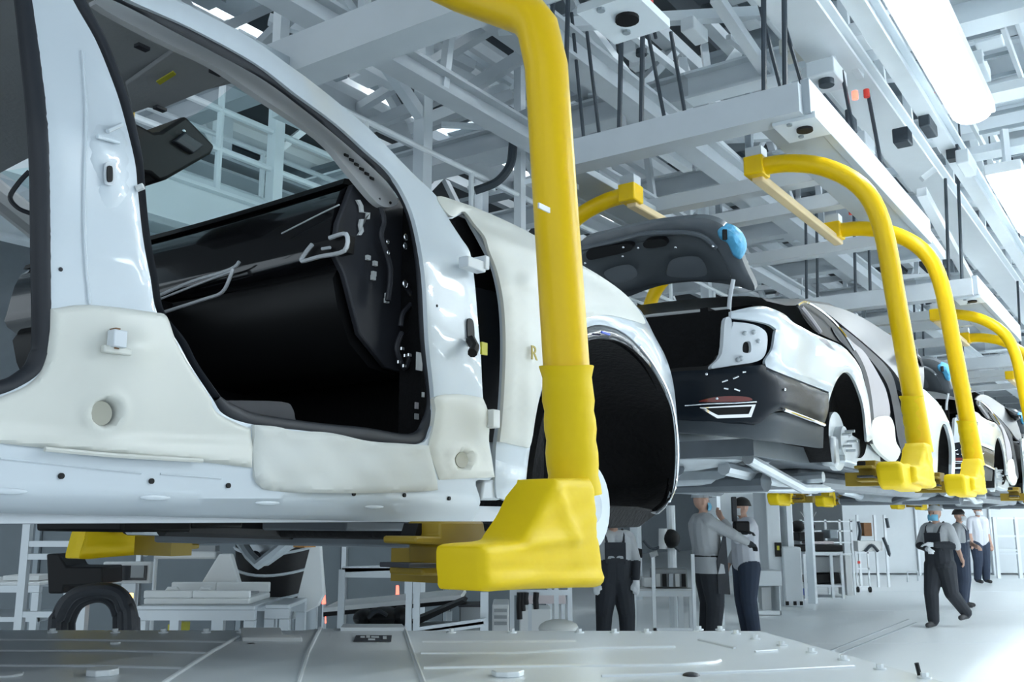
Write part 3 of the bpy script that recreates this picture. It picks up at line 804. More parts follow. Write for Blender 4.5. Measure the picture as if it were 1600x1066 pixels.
# near end of the dashboard: ribbed carrier with clips
endp = MB()
endp.prism([L(s, -0.195, Z0 + h) for s, h in ((-0.16, 0.80), (-0.47, 0.83), (-0.54, 0.81), (-0.585, 0.70), (-0.595, 0.62), (-0.56, 0.58), (-0.50, 0.44), (-0.40, 0.37), (-0.2, 0.36))], N * 0.018)
cab_part('dash_end_panel', 'trim', endp, dash, bevel=0.004)
clip = [(560, 313), (565, 322), (566, 332), (576, 333), (575, 343), (566, 343), (564, 352), (566, 362), (562, 368)]
cab_part('clip_bracket', 'plastic', MB().prism([PO(x, y, -0.172) for x, y in clip + [(x - 5, y) for x, y in clip[::-1]]], N * 0.006), dash)
for x, y in ((575, 403), (586, 412), (584, 428), (605, 462), (604, 470), (583, 434)):
    cab_part('end_clip', 'plastic', MB().box(PO(x, y, -0.17), (0.012, 0.008, 0.012), (U, N, ZU)), dash)
for x, y, r in ((635, 371, 0.010), (634, 385, 0.010), (606, 378, 0.006), (607, 395, 0.006), (634, 444, 0.012)):
    cab_part('fastener', 'chrome', MB().ell(PO(x, y, -0.13), (r, r * 0.5, r), ax=(U, N, ZU)), car)
for pts in ([(590, 310), (600, 345), (596, 370), (610, 420), (606, 470)], [(636, 450), (645, 470), (630, 490), (626, 510)], [(628, 520), (620, 545), (632, 575), (640, 560)]):
    cab_part('wiring_loom', 'trim', MB().tube([PO(x, y, -0.14) for x, y in crs(pts, 5, False)], 0.007, 8))
for pts in ([(290, 512), (310, 505), (325, 515)], [(322, 500), (336, 512), (346, 505)], [(330, 590), (345, 600), (350, 580)]):
    cab_part('foil_bracket', 'silver', MB().tube([PS(x, y, -0.35) for x, y in crs(pts, 4, False)], 0.006, 6))
for x, y, a, b, m_ in ((655, 565, 0.022, 0.045, 'plastic'), (661, 617, 0.008, 0.012, 'plastic'), (651, 634, 0.012, 0.016, 'mauve'), (651, 651, 0.014, 0.014, 'box_grey')):
    cab_part('sticker', m_, MB().box(PO(x, y, -0.098), (a, 0.003, b), (U, N, ZU)))
for x, y in ((629, 545), (634, 556), (624, 566), (640, 555), (632, 572)):
    cab_part('metal_clip', 'chrome', MB().box(PO(x, y, -0.098), (0.010, 0.004, 0.007), (U, N, ZU)))
# headliner with visor, label and overhead console
rows = []
for i in range(15):
    s = -0.74 - i * 0.16
    rows.append([L(s, -0.30 - 0.09 * j, Z0 + 1.045 + 0.10 * math.sin(min(1, i / 10) * 1.57) + 0.04 * math.sin(math.pi * (j + 0.5) / 15)) for j in range(15)])
hm = MB(); hm.grid(rows); hm.grid([[p + V((0, 0, 0.04)) for p in r] for r in rows])
hl = cab_part('headliner', 'headliner', hm, angle=60)
def hz(px, py, dz=0.0):
    p = PZ(px, py, Z0 + 1.05 - dz)
    s = toL(p)[0]
    return PZ(px, py, Z0 + 1.045 + 0.10 * math.sin(max(0, min(1, (-0.74 - s) / 1.6)) * 1.57) - dz + 0.015)
cab_part('sun_visor', 'headliner', MB().prism([hz(*q, 0.012) for q in ((196, 132), (275, 76), (352, 112), (366, 124), (250, 172), (205, 165))], V((0, 0, 0.012))), hl, bevel=0.004)
cab_part('visor_label', 'labely', MB().prism([hz(*q, 0.03) for q in ((244, 128), (270, 112), (275, 117), (250, 133))], V((0, 0, 0.003))), hl)
for x, y in ((250, 170), (338, 113), (222, 74), (235, 48)):
    cab_part('visor_clip', 'trim', MB().box(hz(x, y, 0.028), (0.03, 0.018, 0.008), (U, N, ZU)), hl)
ap = [(182, 0), (250, 38), (400, 118), (475, 171), (550, 233), (588, 267), (612, 295), (622, 316), (605, 324), (585, 313), (545, 266), (500, 215), (400, 147), (330, 100), (250, 62), (150, 6)]
apo = panel('pillar_trim', ap, [], onc(-0.075), 0.02, INW, 'headliner2', car, step=12)
for k in range(6):
    x, y = 541 + k * 8, 243 + k * 7.2
    cab_part('clip_hole', 'black', MB().box(car1(x, y, -0.073), (0.014, 0.004, 0.007), (U, N, ZU)), apo)
MB().ell(car1(610, 317, -0.073), (0.004, 0.003, 0.004), ax=(U, N, ZU)).build('trim_screw', 'black', apo)
con = [(206, 188), (240, 206), (252, 205), (290, 180), (337, 228), (331, 240), (262, 280), (250, 284), (236, 272), (214, 268)]
cm = MB().prism([PO(x, y, -0.80) for x, y in con], -N * 0.22)
co = cab_part('overhead_console', 'black', cm, bevel=0.01)
cab_part('console_box', 'trim', MB().prism([PO(x, y, -0.785) for x, y in ((273, 220), (290, 206), (320, 226), (303, 240))], -N * 0.03), co, bevel=0.004)
cab_part('console_screw', 'chrome', MB().ell(PO(287, 205, -0.78), (0.006, 0.006, 0.006)), co)
# windscreen between header and cowl
ws = MB(); rows = []
for i in range(7):
    t = i / 6
    rows.append([L(-0.74 + 0.86 * t + 0.05 * math.sin(math.pi * t) + 0.10 * math.sin(math.pi * j / 8), -0.26 - (0.10 - 0.10 * t) - j / 8 * (1.34 - 0.2 * (1 - t) + 0.0) , Z0 + 1.06 - 0.24 * t) for j in range(9)])
ws.grid(rows); cab_part('windscreen', 'glass', ws, angle=60)
# far side of the body: sill, pillars and roof rail
fs_ = MB()
fs_.lbox(-3.4, 0.1, -1.86, -1.76, 1.5, 1.68)
cab_part('far_sill', 'white2', fs_, bevel=0.01)
for pts, r in (([(-1.05, -1.83, 1.6), (-1.1, -1.80, 2.1), (-1.2, -1.62, 2.6)], 0.06), ([(-0.1, -1.84, 1.6), (-0.15, -1.82, 2.25), (-0.62, -1.66, 2.52), (-1.2, -1.58, 2.65), (-2.4, -1.58, 2.68), (-3.1, -1.7, 2.35), (-3.3, -1.8, 2.2)], 0.045), ([(-2.6, -1.82, 1.6), (-2.7, -1.8, 2.1), (-2.9, -1.7, 2.45)], 0.07)):
    cab_part('far_pillar', 'headliner2', MB().tube([L(*p) for p in crs(pts, 5, False)], r, 10))
cab_part('roof_panel', 'white', MB().grid([[L(-0.76 - 0.2 * i, -0.34 - 0.12 * j, Z0 + 1.11 + 0.10 * math.sin(min(1, i / 8) * 1.57) + 0.04 * math.sin(math.pi * j / 10)) for j in range(11)] for i in range(12)]))
cab_part('rear_bulkhead', 'headliner', MB().lbox(-3.2, -3.1, -1.75, -0.15, 1.5, 2.1))
MB().tube([P(x, y, 2.3) for x, y in crs([(46, 268), (30, 285), (16, 308), (28, 325), (46, 333)], 5, False)], 0.006, 6).build('loose_cable', 'seal', car)
# underbody
cab_part('underbody', 'under', MB().lbox(-3.3, 0.2, -1.75, -0.22, 1.49, 1.52))
um = [('black', [(-0.5, -0.9, 1.48), (0.3, -0.9, 1.45)], 0.03), ('silver', [(-0.4, -1.2, 1.47), (0.2, -1.25, 1.45)], 0.02)]
for m_, pts, r in um:
    cab_part('underbody_pipe', m_, MB().tube([L(*p) for p in pts], r, 10))
cab_part('crossmember', 'under', MB().beam(L(0.02, -1.6, 1.44), L(0.02, -0.15, 1.44), 0.10, 0.05), bevel=0.01)
cab_part('heat_shield', 'silver', MB().prism([PS(x, y, 0.1) for x, y in ((360, 818), (480, 818), (484, 838), (440, 860), (405, 885), (390, 880), (372, 845))], U * 0.05), bevel=0.01)
cab_part('front_subframe', 'liner', MB().lbox(-0.1, 0.35, -1.7, -0.2, 1.44, 1.5), bevel=0.02)
for x, y, a in ((398, 870, 0.02), (404, 880, 0.016)):
    cab_part('ball_joint', 'trim', MB().ell(PS(x, y, 0.08), (a, a, a)))
cab_part('control_arm', 'silver', MB().tube([PS(x, y, 0.05) for x, y in ((372, 840), (390, 868), (404, 882), (430, 862), (470, 830))], 0.018, 8))
cab_part('rust_bracket', 'brown', MB().box(PS(490, 826, 0.1), (0.08, 0.06, 0.05), (U, N, ZU)))
cab_part('orange_clip', 'orange', MB().box(PS(476, 848, 0.05), (0.05, 0.05, 0.03), (U, N, ZU)))
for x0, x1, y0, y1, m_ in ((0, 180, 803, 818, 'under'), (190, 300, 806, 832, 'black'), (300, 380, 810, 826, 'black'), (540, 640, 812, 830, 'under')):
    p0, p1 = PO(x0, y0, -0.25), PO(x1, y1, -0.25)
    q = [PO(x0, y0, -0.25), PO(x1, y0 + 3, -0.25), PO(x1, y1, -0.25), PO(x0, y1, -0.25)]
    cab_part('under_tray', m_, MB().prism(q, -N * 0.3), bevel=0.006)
# hood, resting ajar
hd = MB(); rows = []
for i in range(7):
    t = i / 6
    rows.append([L(-0.05 + 0.95 * t, -0.10 - 0.06 * t - j / 8 * (1.66 - 0.12 * t) , Z0 + 0.80 + 0.05 * math.sin(math.pi * j / 8) - 0.14 * t * t) for j in range(9)])
hd.grid(rows); hd.grid([[p - V((0, 0, 0.02)) for p in r] for r in rows])
cab_part('hood', 'white', hd, angle=60)

# ================================================================== OVERHEAD CARRIERS WITH YELLOW HANGERS
def boot_mesh():
    px = [(868, 754), (878, 748), (925, 747), (934, 752), (940, 820), (949, 900), (945, 917), (900, 919), (800, 923), (768, 925), (757, 917), (753, 864), (759, 853), (776, 850), (815, 846), (828, 834), (846, 800)]
    def rel(x, y):
        r = 0.003 * math.sin(0.06 * x + 0.10 * y) * math.sin(0.035 * y + 1)
        r += 0.003 * math.exp(-((y - 905) / 9) ** 2) - 0.002 * math.exp(-((y - 890) / 7) ** 2)
        r += 0.008 * math.exp(-((y - 846 + 0.1 * (x - 860)) / 8) ** 2) * math.exp(-((x - 860) / 60) ** 2)
        r += 0.008 * math.exp(-((x - 868 - (y - 760) * 0.35) / 9) ** 2) * (1 if y < 850 else 0.3)
        return r
    m = MB()
    panel('boot', px, [], lambda x, y: PO(x, y, 0.375), 0.09, -N, None, step=8, rim=0.016, rimpx=10, rel=rel, mb=m)
    return [toL(v) for v in m.v], m.f
BOOT, BOOT_F = boot_mesh()
BRK = [toL(PO(x, y, 0.15)) for x, y in ((688, 815), (756, 815), (762, 852), (720, 852), (720, 900), (660, 900), (660, 886), (690, 882), (690, 852), (650, 850), (650, 838), (688, 838))]
PAD = [toL(PO(x, y, 0.16)) for x, y in ((640, 880), (682, 880), (682, 888), (640, 888))]
PIN = [toL(PO(x, y, 0.10)) for x, y in ((654, 818), (666, 818), (670, 838), (648, 838))]
POLE_S = -0.304
def carrier(near, s0, z0, name_label, sx=()):
    """s0: station of the first hanger, z0: sill height; near uses the mitred elbow."""
    C = empty('overhead_carrier', L(s0, -0.93, z0 + 2.0), name_label, 'carrier', 'overhead carriers holding the cars')
    stations = sx
    def hanger(sp, side):
        f = (lambda o: o) if side > 0 else (lambda o: (-1.62 if near else -1.86) - o)
        q = lambda s, o, z: L(s, f(o), z)
        ms = -1.0 if near and side < 0 else 1.0
        qs = lambda s, o, z: q(sp + (s - POLE_S) * ms, o, z - Z0 + z0)
        inn_ = (N if side > 0 else -N) * -1.0
        if near:
            pts = [(sp, 0.308, z0 + 0.05), (sp, 0.24, z0 + 1.10), (sp, 0.215, z0 + 1.21), (sp, 0.185, z0 + 1.255), (sp, -0.02, z0 + 1.385), (sp, -0.35, z0 + 1.62), (sp, -0.5, z0 + 1.70)]
        else:
            pts = [(sp, 0.325, z0 + 0.04)] + [(sp, a, z0 + b) for a, b in crs([(0.245, 0.9), (0.20, 1.32), (0.10, 1.56), (-0.10, 1.72), (-0.32, 1.79), (-0.50, 1.80)], 4, False)]
        if near and side < 0: pts = [(sp, 0.27, z0 - 0.02), (sp, 0.27, z0 + 1.0), (sp, 0.27, z0 + 1.8), (sp, 0.1, z0 + 1.97)]
        pl = MB().tube([q(*p) for p in pts], 0.054, 20).build('hanger_pole', 'yellow', C)
        # sleeve wrapped round the lower pole
        rows = []
        for i in range(13):
            t = i / 12; z = z0 + 0.05 + 0.29 * t; oc = 0.31 - 0.0625 * (z - z0)
            rr = 0.0585 + 0.0022 * math.sin(i * 2.2) + (0.003 if i in (0, 12) else 0)
            rows.append([q(sp + rr * math.cos(a) , oc + rr * math.sin(a) * 1.0, z + 0.004 * math.sin(2 * a + i)) for a in [2 * math.pi * k / 24 for k in range(25)]])
        sl = MB().grid(rows).build('sleeve', 'ycover', C)
        MB().beam(q(sp + 0.058, 0.312, z0 + 0.06), q(sp + 0.057, 0.29, z0 + 0.34), 0.012, 0.012).build('sleeve_seam', 'pale_y', sl)
        # boot cover over the foot
        bt = MB().add([qs(*p) for p in BOOT], BOOT_F).build('boot_cover', 'ycover', C, angle=70)
        for k, (zz, l0, l1) in enumerate(() and ((0.055, -0.03, 0.03), (-0.01, -0.1, 0.035), (-0.07, -0.12, 0.04))):
            MB().tube([q(sp + l0, 0.386, z0 + zz + 0.004), q(sp + (l0 + l1) / 2, 0.388, z0 + zz - 0.006), q(sp + l1, 0.386, z0 + zz)], 0.006, 6).build('boot_fold', 'ycover', bt)
        # bracket arm under the sill
        if not near:
            ptoe = [(sp + a, z0 + b) for a, b in ((-0.20, -0.03), (-0.33, -0.05), (-0.40, -0.035), (-0.52, -0.045), (-0.60, -0.03), (-0.63, -0.06), (-0.60, -0.14), (-0.55, -0.165), (-0.38, -0.16), (-0.2, -0.17))]
            MB().prism([q(a, 0.35, b) for a, b in ptoe], inn_ * 0.12).build('toe_wrap', 'ycover', bt, bevel=0.02, bseg=3)
        ar = MB().prism([qs(*p) for p in BRK], inn_ * 0.09).build('support_bracket', 'ochre', C, bevel=0.005)
        MB().prism([qs(*p) for p in PAD], inn_ * 0.08).build('rest_pad', 'trim', ar, bevel=0.002)
        MB().prism([qs(*p) for p in PIN], inn_ * 0.04).build('locating_pin', 'black', ar)
        MB().beam(qs(-0.50, 0.2, Z0 - 0.10), qs(-0.50, -0.02, Z0 - 0.10), 0.09, 0.07).build('cross_arm', 'ochre', ar)
        if near and side > 0:
            MB().box(PO(850, 325, 0.338), (0.045, 0.004, 0.012), (U, N, ZU)).build('sticker', 'plastic', pl)
        # end bracket at the top
        if near and side < 0: return 0
        o_e = -0.5; ze = z0 + (1.70 if near else 1.80)
        MB().box(q(sp, o_e, ze), (0.14, 0.12, 0.12), (U, N, ZU)).build('clamp', 'yellow', C, bevel=0.01)
        MB().beam(q(sp, o_e, ze), q(sp, o_e, z0 + 1.92), 0.1, 0.1, U).build('clamp_post', 'steel', C)
        return ze
    ze = 0
    for sp in stations:
        for side in (1, -1): ze = hanger(sp + (0.2 if near and side < 0 else 0), side)
    zb = z0 + 1.97
    s_lo, s_hi = (-2.6, 0.62) if near else (s0 - 0.47, s0 + 2.62)
    if len(stations) > 1:
        a, b = stations[0], stations[1]
        for o in (-0.5, -1.36):
            MB().beam(L(a, o, ze - 0.06), L(b + 0.1, o, ze - 0.06), 0.07, 0.05).build('wrapped_strut', 'pale_y', C, bevel=0.01)
    for o in (-0.10, -1.76):
        oc_ = -0.93 + (o + 0.93) * 0.88; oe_ = -0.93 + (o + 0.93) * 1.07
        lbm = MB().beam(L(s_lo, oc_, zb - 0.06), L(s_hi, oc_, zb - 0.06), 0.30, 0.05); lbm.beam(L(s_lo, oe_, zb), L(s_hi, oe_, zb), 0.05, 0.20)
        lbm.build('longitudinal_beam', 'beam', C, bevel=0.004)
    for k, s in enumerate(([0.5, -0.6, -1.7, -2.6] if near else [s0 - 0.45, s0 + 0.75, s0 + 1.35, s0 + 2.58])):
        big = k == 0
        MB().beam(L(s, -1.80, zb - 0.02), L(s, -0.06, zb - 0.02), 0.16 if big else 0.12, 0.17 if big else 0.10).build('cross_beam', 'steel' , C)
    e0 = (0.62 if near else s0 - 0.5)
    for o in (-0.1, -1.76):
        MB().lbox(e0 + 0.05, e0 + 0.34, o - 0.14, o + 0.10, zb - 0.125, zb - 0.09).build('trolley_plate', 'steel2', C)
        MB().cyl(L(e0 + 0.18, o + 0.0, zb - 0.14), L(e0 + 0.18, o, zb - 0.12), 0.045, 14).build('trolley_pin', 'black', C)
        for dz in (0.07, 0.27):
            MB().cyl(L(e0 + dz, o - 0.05, zb - 0.135), L(e0 + dz, o - 0.05, zb - 0.12), 0.016, 8).build('bolt', 'steel3', C)
    # hanging rods
    rs = () if near else (s0 - 0.45,)
    for s in rs:
        for o in (-0.16, -0.28, -1.05, -1.2, -1.60, -1.72):
            MB().cyl(L(s, o, zb), L(s, o + 0.05, zb + 1.15), 0.016, 8).build('hanging_rod', 'rod', C)
    return C
c1 = carrier(True, POLE_S, Z0, 'near yellow-legged carrier gripping the foreground white car body', (POLE_S,))
c2 = carrier(False, 3.25, 1.80, 'second carrier, its yellow arched hangers beside the open-trunk car', (3.25, 4.85))
PITCH_S = 5.25
for k, t in ((1, 'third carrier down the line with yellow arched hangers'), (2, 'farthest carrier in view with yellow hangers at picture edge')):
    c = copy_tree(c2, U * PITCH_S * k); c['label'] = t

# ================================================================== SECOND CAR (white, dark bumper, trunk open)
Z2 = 1.80
S_REAR = 1.72
def inset2(z):
    h = z - Z2
    i = 0.0
    if h > 0.60: i += 0.40 * (h - 0.60) + 0.2 * (h - 0.6) ** 2
    if h < 0.12: i += 0.25 * (0.12 - h)
    return i
def sdf2(p):
    s, o, z = toL(p)
    i = inset2(z)
    cs, co = (S_REAR + 6.4) / 2, -0.93
    r = 0.34
    hx, hy = (6.4 - S_REAR) / 2 - r - i * 0.6, 0.93 - r - i
    dx, dy = abs(s - cs) - hx, abs(o - co) - hy
    return math.hypot(max(dx, 0), max(dy, 0)) + min(max(dx, dy), 0) - r
def car2(px, py, extra=0.0):
    d = ray(px, py); d.normalize()
    t = 2.5; lo = t
    for _ in range(90):
        v = sdf2(CAM + d * t) - extra
        if v < 0: break
        lo = t
        t += max(v * 0.7, 0.004)
        if t > 12: return PO(px, py, extra)
    hi = t
    for _ in range(18):
        t = (lo + hi) / 2
        if sdf2(CAM + d * t) - extra < 0: hi = t
        else: lo = t
    return CAM + d * hi
def on2(e): return lambda x, y: car2(x, y, e)
B2 = (U * 0.6 - N * 0.8)
k2 = empty('car', L(4.0, -0.93, Z2), 'white car body with dark bumper and its grey trunk lid raised', 'car', 'car bodies on the line')
def p2(name, outer, holes, e, th, m_, step=10, par=None, d=None, **k):
    return panel(name, outer, holes, on2(e), th, d or B2, m_, par or k2, step=step, **k)
quarter = corner((1144, 486)) + [(1182, 478), (1203, 480), (1227, 490), (1243, 504), (1272, 520), (1290, 528), (1315, 539), (1330, 552), (1345, 573), (1351, 591), (1359, 624), (1363, 660)] + corner((1365, 686)) + \
    [(1357, 690), (1355, 672), (1351, 636), (1342, 606), (1331, 585), (1320, 582), (1310, 593), (1302, 611)] + corner((1297, 628), (1297, 612)) + [(1248, 593), (1208, 577)] + corner((1199, 572)) + [(1198, 562), (1209, 544), (1213, 520)] + corner((1215, 514)) + [(1203, 506), (1176, 500)] + corner((1144, 496))
p2('quarter_panel', quarter, [], 0.004, 0.02, 'white', step=8, rim=0.01, rimpx=5)
p2('lamp_pocket', corner((1146, 503)) + [(1172, 506), (1190, 513), (1199, 525), (1196, 553), (1182, 565)] + corner((1146, 571), (1116, 576)) + [(1135, 555), (1141, 525)], [[(1162, 536), (1172, 534), (1173, 550), (1161, 550)]], -0.02, 0.03, 'white2', step=7)
p2('lamp_gasket', [(1140, 496), (1176, 500), (1205, 506), (1216, 515), (1210, 545), (1199, 565), (1180, 572), (1110, 580), (1130, 560)], [], -0.05, 0.02, 'bumper', step=10)
p2('lamp_socket', [(1160, 534), (1173, 533), (1174, 551), (1160, 551)], [], -0.04, 0.02, 'black', step=6)
for x, y in ((1164, 521), (1178, 519), (1185, 533), (1158, 560), (1153, 562)):
    MB().ell(car2(x, y, -0.012), (0.011, 0.011, 0.011)).build('lamp_stud', 'silver', k2)
p2('trunk_pillar', [(1133, 500), (1143, 500), (1142, 530), (1138, 555), (1118, 575), (1112, 572), (1128, 552)], [], -0.01, 0.03, 'white2', step=8)
bumper = corner((990, 590)) + [(1060, 580), (1118, 577), (1180, 571)] + corner((1198, 568), (1200, 576)) + [(1248, 595)] + corner((1297, 615)) + [(1297, 640)] + corner((1289, 666)) + [(1225, 641), (1190, 660)] + corner((1180, 664), (990, 650))
p2('rear_bumper', bumper, [], 0.004, 0.03, 'bumper', step=9, rim=0.012, rimpx=7)
p2('lower_bumper', corner((990, 640), (1180, 655)) + [(1225, 644)] + corner((1289, 668), (1288, 700)) + [(1230, 692), (1130, 680)] + corner((990, 672)), [], -0.012, 0.03, 'bumper2', step=9, rim=0.01)
q2 = crs([(1225, 640), (1256, 652), (1288, 664)], 4, False)
MB().tube([car2(x, y, 0.008) for x, y in q2], 0.008, 8).build('bumper_chrome_strip', 'chrome', k2)
tr = corner((1093, 637)) + [(1106, 645)] + corner((1121, 654), (1174, 652), (1181, 632))
ti = corner((1103, 638)) + [(1110, 643)] + corner((1122, 649), (1170, 647), (1175, 635))
p2('tailpipe_frame', tr, [ti], 0.016, 0.02, 'chrome', step=6, smooth=True)
p2('tailpipe_inset', ti, [], 0.006, 0.01, 'black', step=8)
MB().tube([car2(x, y, 0.012) for x, y in ((1070, 634), (1110, 631), (1150, 630), (1182, 628))], 0.003, 6).build('bumper_line', 'chrome', k2)
p2('tail_reflector', [(1094, 628), (1122, 620), (1166, 620), (1170, 627)], [], 0.010, 0.012, 'red', step=8)
for xa, ya, xb, yb in ((1128, 597, 1137, 594), (1145, 592, 1154, 588), (1131, 607, 1138, 608), (1147, 608, 1156, 611), (1160, 582, 1165, 581)):  # chrome dashes standing in for light reflections on the dark bumper
    MB().tube([car2(xa, ya, 0.008), car2(xb, yb, 0.008)], 0.004, 6).build('lamp_strip', 'chrome', k2)
for x, y in ((1104, 585), (1120, 623), (1226, 609)):
    MB().ell(car2(x, y, 0.008), (0.007, 0.007, 0.007)).build('rivet', 'chrome', k2)
p2('fuel_flap', [(1280, 530), (1290, 531), (1304, 546), (1296, 544)], [], 0.004, 0.008, 'mauve', step=6)
# boot opening: dark tub set into the body
tub = MB()
tub.lbox(S_REAR + 0.36, S_REAR + 1.0, -1.62, -0.36, Z2 + 0.36, Z2 + 0.42)
tub.lbox(S_REAR + 0.95, S_REAR + 1.0, -1.62, -0.36, Z2 + 0.36, Z2 + 0.82)
tub.lbox(S_REAR + 0.36, S_REAR + 1.0, -0.40, -0.36, Z2 + 0.36, Z2 + 0.70)
tub.lbox(S_REAR + 0.36, S_REAR + 1.0, -1.62, -1.56, Z2 + 0.36, Z2 + 0.70)
tub.build('trunk_tub', 'carpet', k2)
p2('trunk_sill', [(985, 585), (1060, 575), (1112, 570), (1128, 553), (1124, 566), (1114, 581), (1060, 588), (985, 597)], [], -0.04, 0.05, 'black', step=8)
panel('trunk_back_panel', [(940, 506), (1012, 496), (1139, 483), (1139, 520), (1132, 555), (1116, 576), (940, 592)], [], lambda x, y: PS(x, y, S_REAR + 0.36), 0.02, U, 'carpet', k2, step=20, smooth=False)
def hz2(x, y, s): return PS(x, y, s)
MB().tube([hz2(x, y, S_REAR + 0.62) for x, y in crs([(990, 500), (1012, 495), (1070, 489), (1138, 483)], 4, False)], 0.012, 8).build('trunk_seal', 'headliner2', k2)
# raised trunk lid, seen from below
TL_C = V((0, 0, 0))
def lidp(px, py, dd=0.0):
    # plane leaning: s grows with height
    d = ray(px, py)
    n_ = (U * 1.0 + ZU * 0.75).normalized()
    p0 = L(S_REAR + 0.62, -0.4, Z2 + 0.92)
    t = (p0 - CAM).dot(n_) / d.dot(n_)
    return CAM + d * t - n_ * dd
lid_n = (U * 1.0 + ZU * 0.75).normalized()
lido = [(905, 420), (905, 380), (950, 365), (1000, 353), (1050, 346), (1092, 343), (1118, 349), (1135, 362), (1150, 388), (1163, 420), (1178, 456)] + [(1150, 450), (1120, 445), (1080, 443), (1040, 447), (1010, 455), (975, 468), (905, 490)]
lid = panel('trunk_lid', lido, [], lambda x, y: lidp(x, y), 0.05, lid_n, 'grey_lid', k2, step=12, rim=0.02, rimpx=10)
def lrel(x, y): return 0.0
inn = [(905, 440), (912, 396), (960, 384), (1010, 376), (1060, 366), (1090, 368), (1112, 378), (1128, 400), (1142, 432), (1120, 438), (1080, 436), (1030, 442), (990, 452), (905, 474)]
panel('lid_inner', inn, [[(944, 424), (984, 412), (996, 430), (962, 442)], [(1042, 424), (1052, 404), (1092, 400), (1106, 424), (1092, 432), (1050, 432)]], lambda x, y: lidp(x, y, 0.02), 0.02, lid_n, 'grey_lid2', lid, step=10, rim=0.01, rimpx=6)
for pp in ([(944, 424), (984, 412), (996, 430), (962, 442)], [(1042, 424), (1052, 404), (1092, 400), (1106, 424), (1092, 432), (1050, 432)], [(1050, 398), (1062, 392), (1084, 392), (1088, 400)]):
    panel('lid_pressing', pp, [], lambda x, y: lidp(x, y, 0.006), 0.01, lid_n, 'grey_lid', lid, step=10)
lr = [(912, 386), (970, 372), (1012, 362), (1065, 360), (1100, 366), (1122, 385)]
MB().tube([lidp(x, y, 0.03) for x, y in crs(lr, 4, False)], 0.014, 8).build('lid_rib', 'grey_lid', lid)
for a in ([(925, 385), (960, 378), (990, 376), (990, 386), (950, 396), (925, 400)], [(1012, 372), (1040, 368), (1046, 378), (1015, 382)]):
    panel('latch_box', a, [], lambda x, y: lidp(x, y, 0.05), 0.04, lid_n, 'black', lid, step=10)
for x, y in ((980, 380), (1003, 381), (979, 394), (1061, 380), (921, 405), (1119, 378)):
    MB().ell(lidp(x, y, 0.055), (0.008, 0.008, 0.008)).build('lid_screw', 'chrome', lid)
blu = [(1122, 360), (1130, 356), (1146, 362), (1158, 376), (1162, 392), (1158, 404), (1146, 398), (1138, 380), (1126, 372)]
panel('blue_wrap', blu, [], lambda x, y: lidp(x, y, 0.03), 0.07, lid_n, 'blue', lid, step=7, rim=0.02, rimpx=6)
MB().box(lidp(1136, 362, 0.04), (0.02, 0.02, 0.05)).build('blue_wrap_button', 'black', lid)
MB().tube([PS(x, y, S_REAR + 0.45) for x, y in crs([(1146, 437), (1143, 452), (1140, 470), (1139, 492)], 5, False)], 0.011, 8).build('gooseneck_hinge', 'white2', k2)
# roof, rear glass, side glass
rows = []
for i in range(15):
    s = S_REAR + 0.72 + 3.2 * i / 14
    h = np.interp(s, [2.4, 3.0, 3.5, 4.1, 4.8, 5.7], [0.84, 0.93, 1.05, 1.14, 1.12, 0.86])
    hw = np.interp(s, [2.4, 3.4, 4.6, 5.7], [0.74, 0.62, 0.60, 0.72])
    rows.append([L(s, -0.93 + hw * math.sin(math.pi / 2 * (j / 6 - 1)), Z2 + h - 0.07 * (j / 6 - 1) ** 2) for j in range(13)])
rf = MB(); rf.grid(rows); rf.build('roof', 'roofgrey', k2, angle=60)
p2('side_glass', [(1247, 478), (1262, 474), (1285, 490), (1310, 514), (1328, 538), (1316, 537), (1290, 526), (1272, 516), (1258, 500)], [], -0.02, 0.01, 'black', step=8)
p2('roof_side', [(1262, 474), (1300, 478), (1345, 495), (1400, 530), (1440, 560), (1440, 614), (1412, 600), (1392, 575), (1360, 545), (1318, 510), (1290, 488)], [], -0.035, 0.02, 'roofgrey', step=9)
MB().tube([car2(x, y, 0.006) for x, y in crs([(1246, 478), (1258, 472), (1275, 480), (1300, 500), (1320, 524), (1335, 548)], 4, False)], 0.008, 6).build('window_chrome', 'chrome', k2)
MB().tube([car2(x, y, -0.005) for x, y in crs([(1252, 480), (1268, 500), (1282, 520)], 4, False)], 0.012, 6).build('window_divider', 'mauve', k2)
p2('rear_door_edge', [(1300, 512), (1318, 524), (1340, 552), (1354, 582), (1362, 620), (1366, 660), (1367, 690), (1361, 688), (1358, 640), (1352, 600), (1344, 572), (1328, 548), (1310, 530)], [], -0.012, 0.02, 'seal', step=8)
p2('rear_door_frame', [(1316, 520), (1335, 537), (1352, 552), (1374, 588), (1386, 615), (1390, 651), (1366, 656), (1361, 620), (1352, 585), (1338, 555)], [], -0.02, 0.02, 'mauve', step=8)
p2('sill_cover', [(1366, 657), (1390, 650), (1399, 665), (1402, 690), (1409, 706), (1396, 722), (1367, 694)], [], 0.0, 0.03, 'cream', step=7, rim=0.01, rimpx=4)
p2('door_seal', [(1316, 512), (1360, 548), (1392, 582), (1404, 624), (1413, 666), (1418, 700), (1410, 706), (1402, 680), (1396, 640), (1386, 600), (1360, 562), (1326, 530)], [], -0.03, 0.03, 'seal', step=8)
p2('front_fender', [(1436, 610), (1458, 620), (1476, 643), (1489, 675), (1494, 710), (1492, 748), (1488, 748), (1488, 700), (1481, 668), (1474, 664), (1468, 690), (1464, 748), (1446, 745), (1440, 690)], [], 0.0, 0.03, 'white', step=8, rim=0.008, rimpx=4)
MB().lbox(S_REAR + 0.9, 6.2, -1.72, -0.16, Z2 + 0.02, Z2 + 0.62).build('cabin_shell', 'carpet', k2, bevel=0.05)
